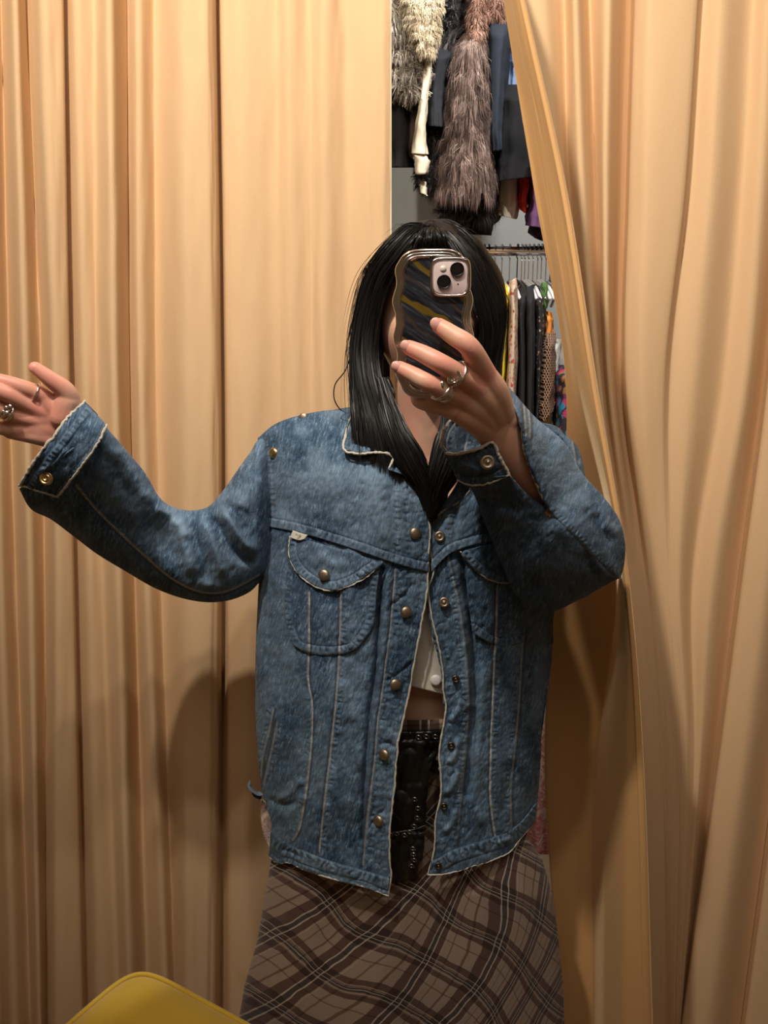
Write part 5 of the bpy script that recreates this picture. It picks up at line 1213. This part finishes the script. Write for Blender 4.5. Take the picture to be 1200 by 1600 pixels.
for nm, a, b in (('hair_lock', GL_out, GL_in), ('hair_lock', GR_out, GR_in), ('hair_lock', CL_a, CL_b), ('hair_lock', CR_a, CR_b)):
    V, Fq = hair_sheet(a, b); o = put(nm, mesh_data(nm, V, Fq), M['hair'], hr); solid(o, .006, 1)
def strands(a, b, n, wid, seed, ends=(.85, 1.0), jit=3.0, dep=.010, m=26, frizz=.8, start=0.0, bias=1.0):
    r = np.random.default_rng(seed); a, b = crv(a, 80, 'idx'), crv(b, 80, 'idx')
    s = r.uniform(0, 1, n)**bias; tip = r.uniform(*ends, n); st = r.uniform(0, start+1e-6, n)
    t = st[:, None]+(tip-st)[:, None]*np.linspace(0, 1, m)[None]; idx = t*79; i0 = np.clip(idx.astype(int), 0, 78); f = (idx-i0)[..., None]
    pa = a[i0]*(1-f)+a[i0+1]*f; pb = b[i0]*(1-f)+b[i0+1]*f
    # clumps drift together towards the tips
    nc = 34; cl = np.round(s*nc)/nc; sg = s[:, None]*(1-.55*t)+cl[:, None]*.55*t
    g = pa*(1-sg[..., None])+pb*sg[..., None]
    ph = r.uniform(0, 6.28, (n, 3))
    g[..., 0] += jit*r.normal(size=n)[:, None]*t**.8*.5 + frizz*np.sin(t*9+ph[:, :1]) + 1.6*np.sin(t*5+cl[:, None]*50)
    g[..., 1] += .5*frizz*np.sin(t*7+ph[:, 1:2])
    g[..., 2] += -.012*np.sin(pi*sg) - .004 - dep*r.uniform(0, 1, n)[:, None]*np.sin(pi*np.clip(t+.1, 0, 1)) + .002*np.sin(t*8+ph[:, 2:])
    q = P(g[..., 0], g[..., 1], g[..., 2])
    T = np.gradient(q, axis=1); T /= np.linalg.norm(T, axis=2)[..., None]+1e-9
    nr = np.array([0, -1, 0])+r.normal(size=(n, 1, 3))*.55
    S = np.cross(T, nr); S /= np.linalg.norm(S, axis=2)[..., None]+1e-9
    w = wid*r.uniform(.6, 1.3, n)[:, None]*np.clip(np.minimum(1, (1-np.linspace(0, 1, m))*5+.15), 0, 1)
    V = np.stack([q-S*w[..., None]/2, q+S*w[..., None]/2], 2).reshape(-1, 3)
    base = (np.arange(n)*m*2)[:, None]; k = np.arange(m-1)[None]*2
    Fq = np.stack([base+k, base+k+1, base+k+3, base+k+2], -1).reshape(-1, 4)
    return V, [Fq]
HS = [strands([(672, 349, 1.09), (655, 362, 1.00), (640, 400, .992)], [(673, 349, 1.09), (692, 362, 1.00), (708, 400, .992)], 700, .0012, 21, (.8, 1), 4, m=14),
      strands(GL_out, GL_in, 3400, .0013, 1), strands(GR_out, GR_in, 3000, .0013, 2), 
      strands(CL_a, CL_b, 1300, .0012, 6, (.75, 1.05), 5),
      strands(CR_a, CR_b, 1300, .0012, 8, (.75, 1.05), 5)]
stuff(put('hair_strands', mesh_data('hair_strands', *merge(HS)), M['hair'], hr))
FLY = [strands([(p[0]-6, p[1], p[2]) for p in GL_out], GL_out, 60, .0005, 11, (.5, 1.0), 14, .01, frizz=3), strands([(p[0]+4, p[1]-2, p[2]) for p in GR_out], GR_out, 40, .0005, 12, (.4, .8), 8, .01, frizz=2.5),
       strands([(655, 352, 1.05), (620, 352, 1.05), (596, 372, 1.05)], [(700, 352, 1.05), (740, 360, 1.05), (770, 400, 1.05)], 60, .0005, 13, (.5, 1.0), 9, .01, frizz=2)]
stuff(put('flyaway_hairs', mesh_data('flyaway_hairs', *merge(FLY)), M['hair'], hr))
for pts in ([(551, 545, 1.05), (540, 578, 1.05), (524, 600, 1.05), (522, 622, 1.05), (530, 638, 1.05), (540, 645, 1.05)], [(553, 600, 1.04), (556, 640, 1.03), (545, 662, 1.01), (541, 678, 1.01)], [(556, 640, 1.02), (558, 680, 1.0), (561, 700, .985), (562, 716, .98)]):
    V, Fs = loft([V3(p) for p in pts], [.0008]*(len(pts)-1)+[.0003], UPY, 6); put('loose_strand', mesh_data('loose_strand', V, Fs), M['hair'], hr)

# ------------------------------------------------------------------ phone in its wavy case
def phone():
    Yp = .800; cx, cy = 677.0, 506.0; s_ = Yp/F/.985
    tilt = math.radians(-1.2)
    t = thing('phone', 'phone in a wavy chrome-edged case with gold and slate swirls hiding the face', 'phone', tuple(P(cx, cy+118, Yp)))
    n = 360; th = np.linspace(0, 2*pi, n, endpoint=False)
    def outline(inset, wave=1.0):
        hw, hh = 60.5-inset, 117.5-inset; e = 2/5.2 if inset < 20 else 2/6.5
        e = 2/(4.2+inset*.03)
        x = hw*np.sign(np.cos(th))*np.abs(np.cos(th))**e; y = hh*np.sign(np.sin(th))*np.abs(np.sin(th))**e
        side = sstep(hw*.82, hw*.97, np.abs(x))
        x = x + wave*2.9*np.sign(x)*side*np.cos((y-20)*2*pi/56)*sstep(hh*1.0, hh*.8, np.abs(y))
        return x, y
    def W(x, y, Y):
        X = cx + x*math.cos(tilt) - y*math.sin(tilt); Z = cy + x*math.sin(tilt) + y*math.cos(tilt)
        return P(X, Z, Y)
    prof = [(3, .014), (.8, .012), (0, .008), (0, .002), (.9, -.0010), (2.2, -.0016), (3.4, -.0004), (4.3, .0006), (5.2, -.0006), (6.4, -.0014), (7.6, -.0004), (8.5, .0006), (9.4, -.0004), (10.6, -.0012), (11.8, -.0004), (12.8, .0008), (14, .0014)]
    Vc = np.array([W(*outline(i_), Yp+y_) for i_, y_ in prof])
    k = simple('dark_chrome_case', (.72, .70, .68), .12, 1)
    put('case_rim', mesh_data('case_rim', Vc.reshape(-1, 3), gfaces(len(prof), n, True)), k, t, 'chrome wavy rim')
    # inner plate with the swirl pattern
    q = [W(*[c*f for c in outline(14)], Yp+.0014-.0004*(1-f)) for f in (1, .9, .75, .5, .25, .02)]
    m = NT('swirl_plate'); mp = m.coord('UV', (1, 1, 1), (0, 0, 0))
    sp = m.n('ShaderNodeSeparateXYZ'); m.t.links.new(m.coord('UV'), sp.inputs[0])
    wv = m.noise(m.coord('UV', (1.6, 3.2, 1)), 1, 2, .5, .2)
    fr = m.math('FRACT', m.math('ADD', m.math('MULTIPLY', sp.outputs[1], 2.15), m.math('ADD', m.math('MULTIPLY', wv, .75), .18)))
    s2 = m.noise(m.coord('UV', (1.6, 17, 1)), 1, 3, .6, .25)
    c = m.ramp(s2, [(.38, (.010, .012, .018)), (.56, (.04, .05, .07)), (.74, (.19, .21, .26))])
    c = m.mix(m.ramp(fr, [(.30, (0, 0, 0)), (.34, (1, 1, 1)), (.46, (1, 1, 1)), (.50, (0, 0, 0))]), c, m.mix(s2, (.10, .06, .01), (.34, .22, .03)))
    c = m.mix(m.ramp(fr, [(.80, (0, 0, 0)), (.83, (.7,)*3), (.88, (.7,)*3), (.92, (0, 0, 0))]), c, (.09, .06, .04))
    m.B(Base_Color=c, Metallic=.55, Roughness=.16, Coat_Weight=.6)
    uv = np.array([np.stack([c*f for c in outline(14)], -1) for f in (1, .9, .75, .5, .25, .02)])/120; ca, sa = math.cos(.62), math.sin(.62); uv = np.stack([uv[..., 0]*ca+uv[..., 1]*sa, -uv[..., 0]*sa+uv[..., 1]*ca], -1)
    put('case_plate', mesh_data('case_plate', np.array(q).reshape(-1, 3), gfaces(6, n, True), uv), m.m, t, 'glossy plate with gold and slate diagonal swirls')
    # phone body and screen on the far side
    Vb = np.array([W(*outline(i_, .3), Yp+y_) for i_, y_ in [(4, .004), (4, .0125), (5, .0135), (60, .0135)]]); Vb[-1] = Vb[-1].mean(0)
    put('screen', mesh_data('screen', Vb.reshape(-1, 3), gfaces(4, n, True)), simple('screen_glass', (.01, .01, .012), .08), t)
    # camera island
    def rsq(c0, c1, hw, hh, e, Y):
        x = hw*np.sign(np.cos(th))*np.abs(np.cos(th))**e; y = hh*np.sign(np.sin(th))*np.abs(np.sin(th))**e; return P(c0+x, c1+y, Y)
    pk = simple('pink_glass', (.62, .50, .50), .22, coat=.6); cr = simple('pale_rim', (.66, .60, .58), .14, 1)
    ic, jc = 703.5, 432.5
    prs = [(32.5, .002), (32, -.0015), (30.5, -.0028), (28.8, -.0030), (27.6, -.0022), (27.0, -.0006)]
    put('camera_frame', mesh_data('camera_frame', np.array([rsq(ic, jc, h, h*.99, .46, Yp+y) for h, y in prs]).reshape(-1, 3), gfaces(len(prs), n, True)), cr, t)
    Vi = np.array([rsq(ic, jc, h, h*.99, .46, Yp+y) for h, y in [(27.2, .001), (26.8, -.0012), (26, -.0015), (.1, -.0015)]])
    isl = put('camera_island', mesh_data('camera_island', Vi.reshape(-1, 3), gfaces(4, n, True)), pk, t, 'pale pink camera island')
    lensm = simple('lens_glass', (.004, .004, .005), .07, coat=1); rimm = simple('lens_rim', (.06, .055, .06), .3, 1)
    for lx, ly in ((714, 421), (693.5, 440.5)):
        V, Fs = lathe([(.0070, -.001), (.0070, .0022), (.0066, .0028), (.0060, .0028), (.0058, .0018)], 32); l = put('lens', mesh_data('lens', V, Fs), rimm, isl, loc=P(lx, ly, Yp-.0015))
        V, Fs = lathe([(.0059, .0018), (.004, .0022), (.0001, .0024)], 32); put('lens', mesh_data('lens', V, Fs), lensm, isl, loc=P(lx, ly, Yp-.0015))
    V, Fs = lathe([(.0034, 0), (.0033, .0004), (.0001, .0005)], 24); put('flash', mesh_data('flash', V, Fs), simple('flash_cream', (.66, .58, .50), .3), isl, loc=P(692.5, 420, Yp-.0015))
    V, Fs = lathe([(.0008, .0002), (.0001, .0003)], 12); put('microphone', mesh_data('microphone', V, Fs), M['black_plastic'], isl, loc=P(715.5, 444, Yp-.0015))
phone()

# low rack that carries the white and pink dress
rk = thing('clothes_rack', 'low metal clothes rack behind the person holding the white and pink dress', 'rack', (.47, 1.78, 0))
zr = float(P(848, 925, 1.78)[2])
for nm, pts in (('bar', [(.18, 1.78, zr), (.80, 1.78, zr)]), ('post', [(.18, 1.78, zr), (.18, 1.78, .02)]), ('post', [(.80, 1.78, zr), (.80, 1.78, .02)]), ('foot', [(.18, 1.62, .012), (.18, 1.94, .012)]), ('foot', [(.80, 1.62, .012), (.80, 1.94, .012)])):
    V, Fs = loft(pts, [.011, .011], n=12, up=(1, 0, 0) if nm != 'bar' else (0, 0, 1)); put(nm, mesh_data(nm, V, Fs), M['chrome'], rk)
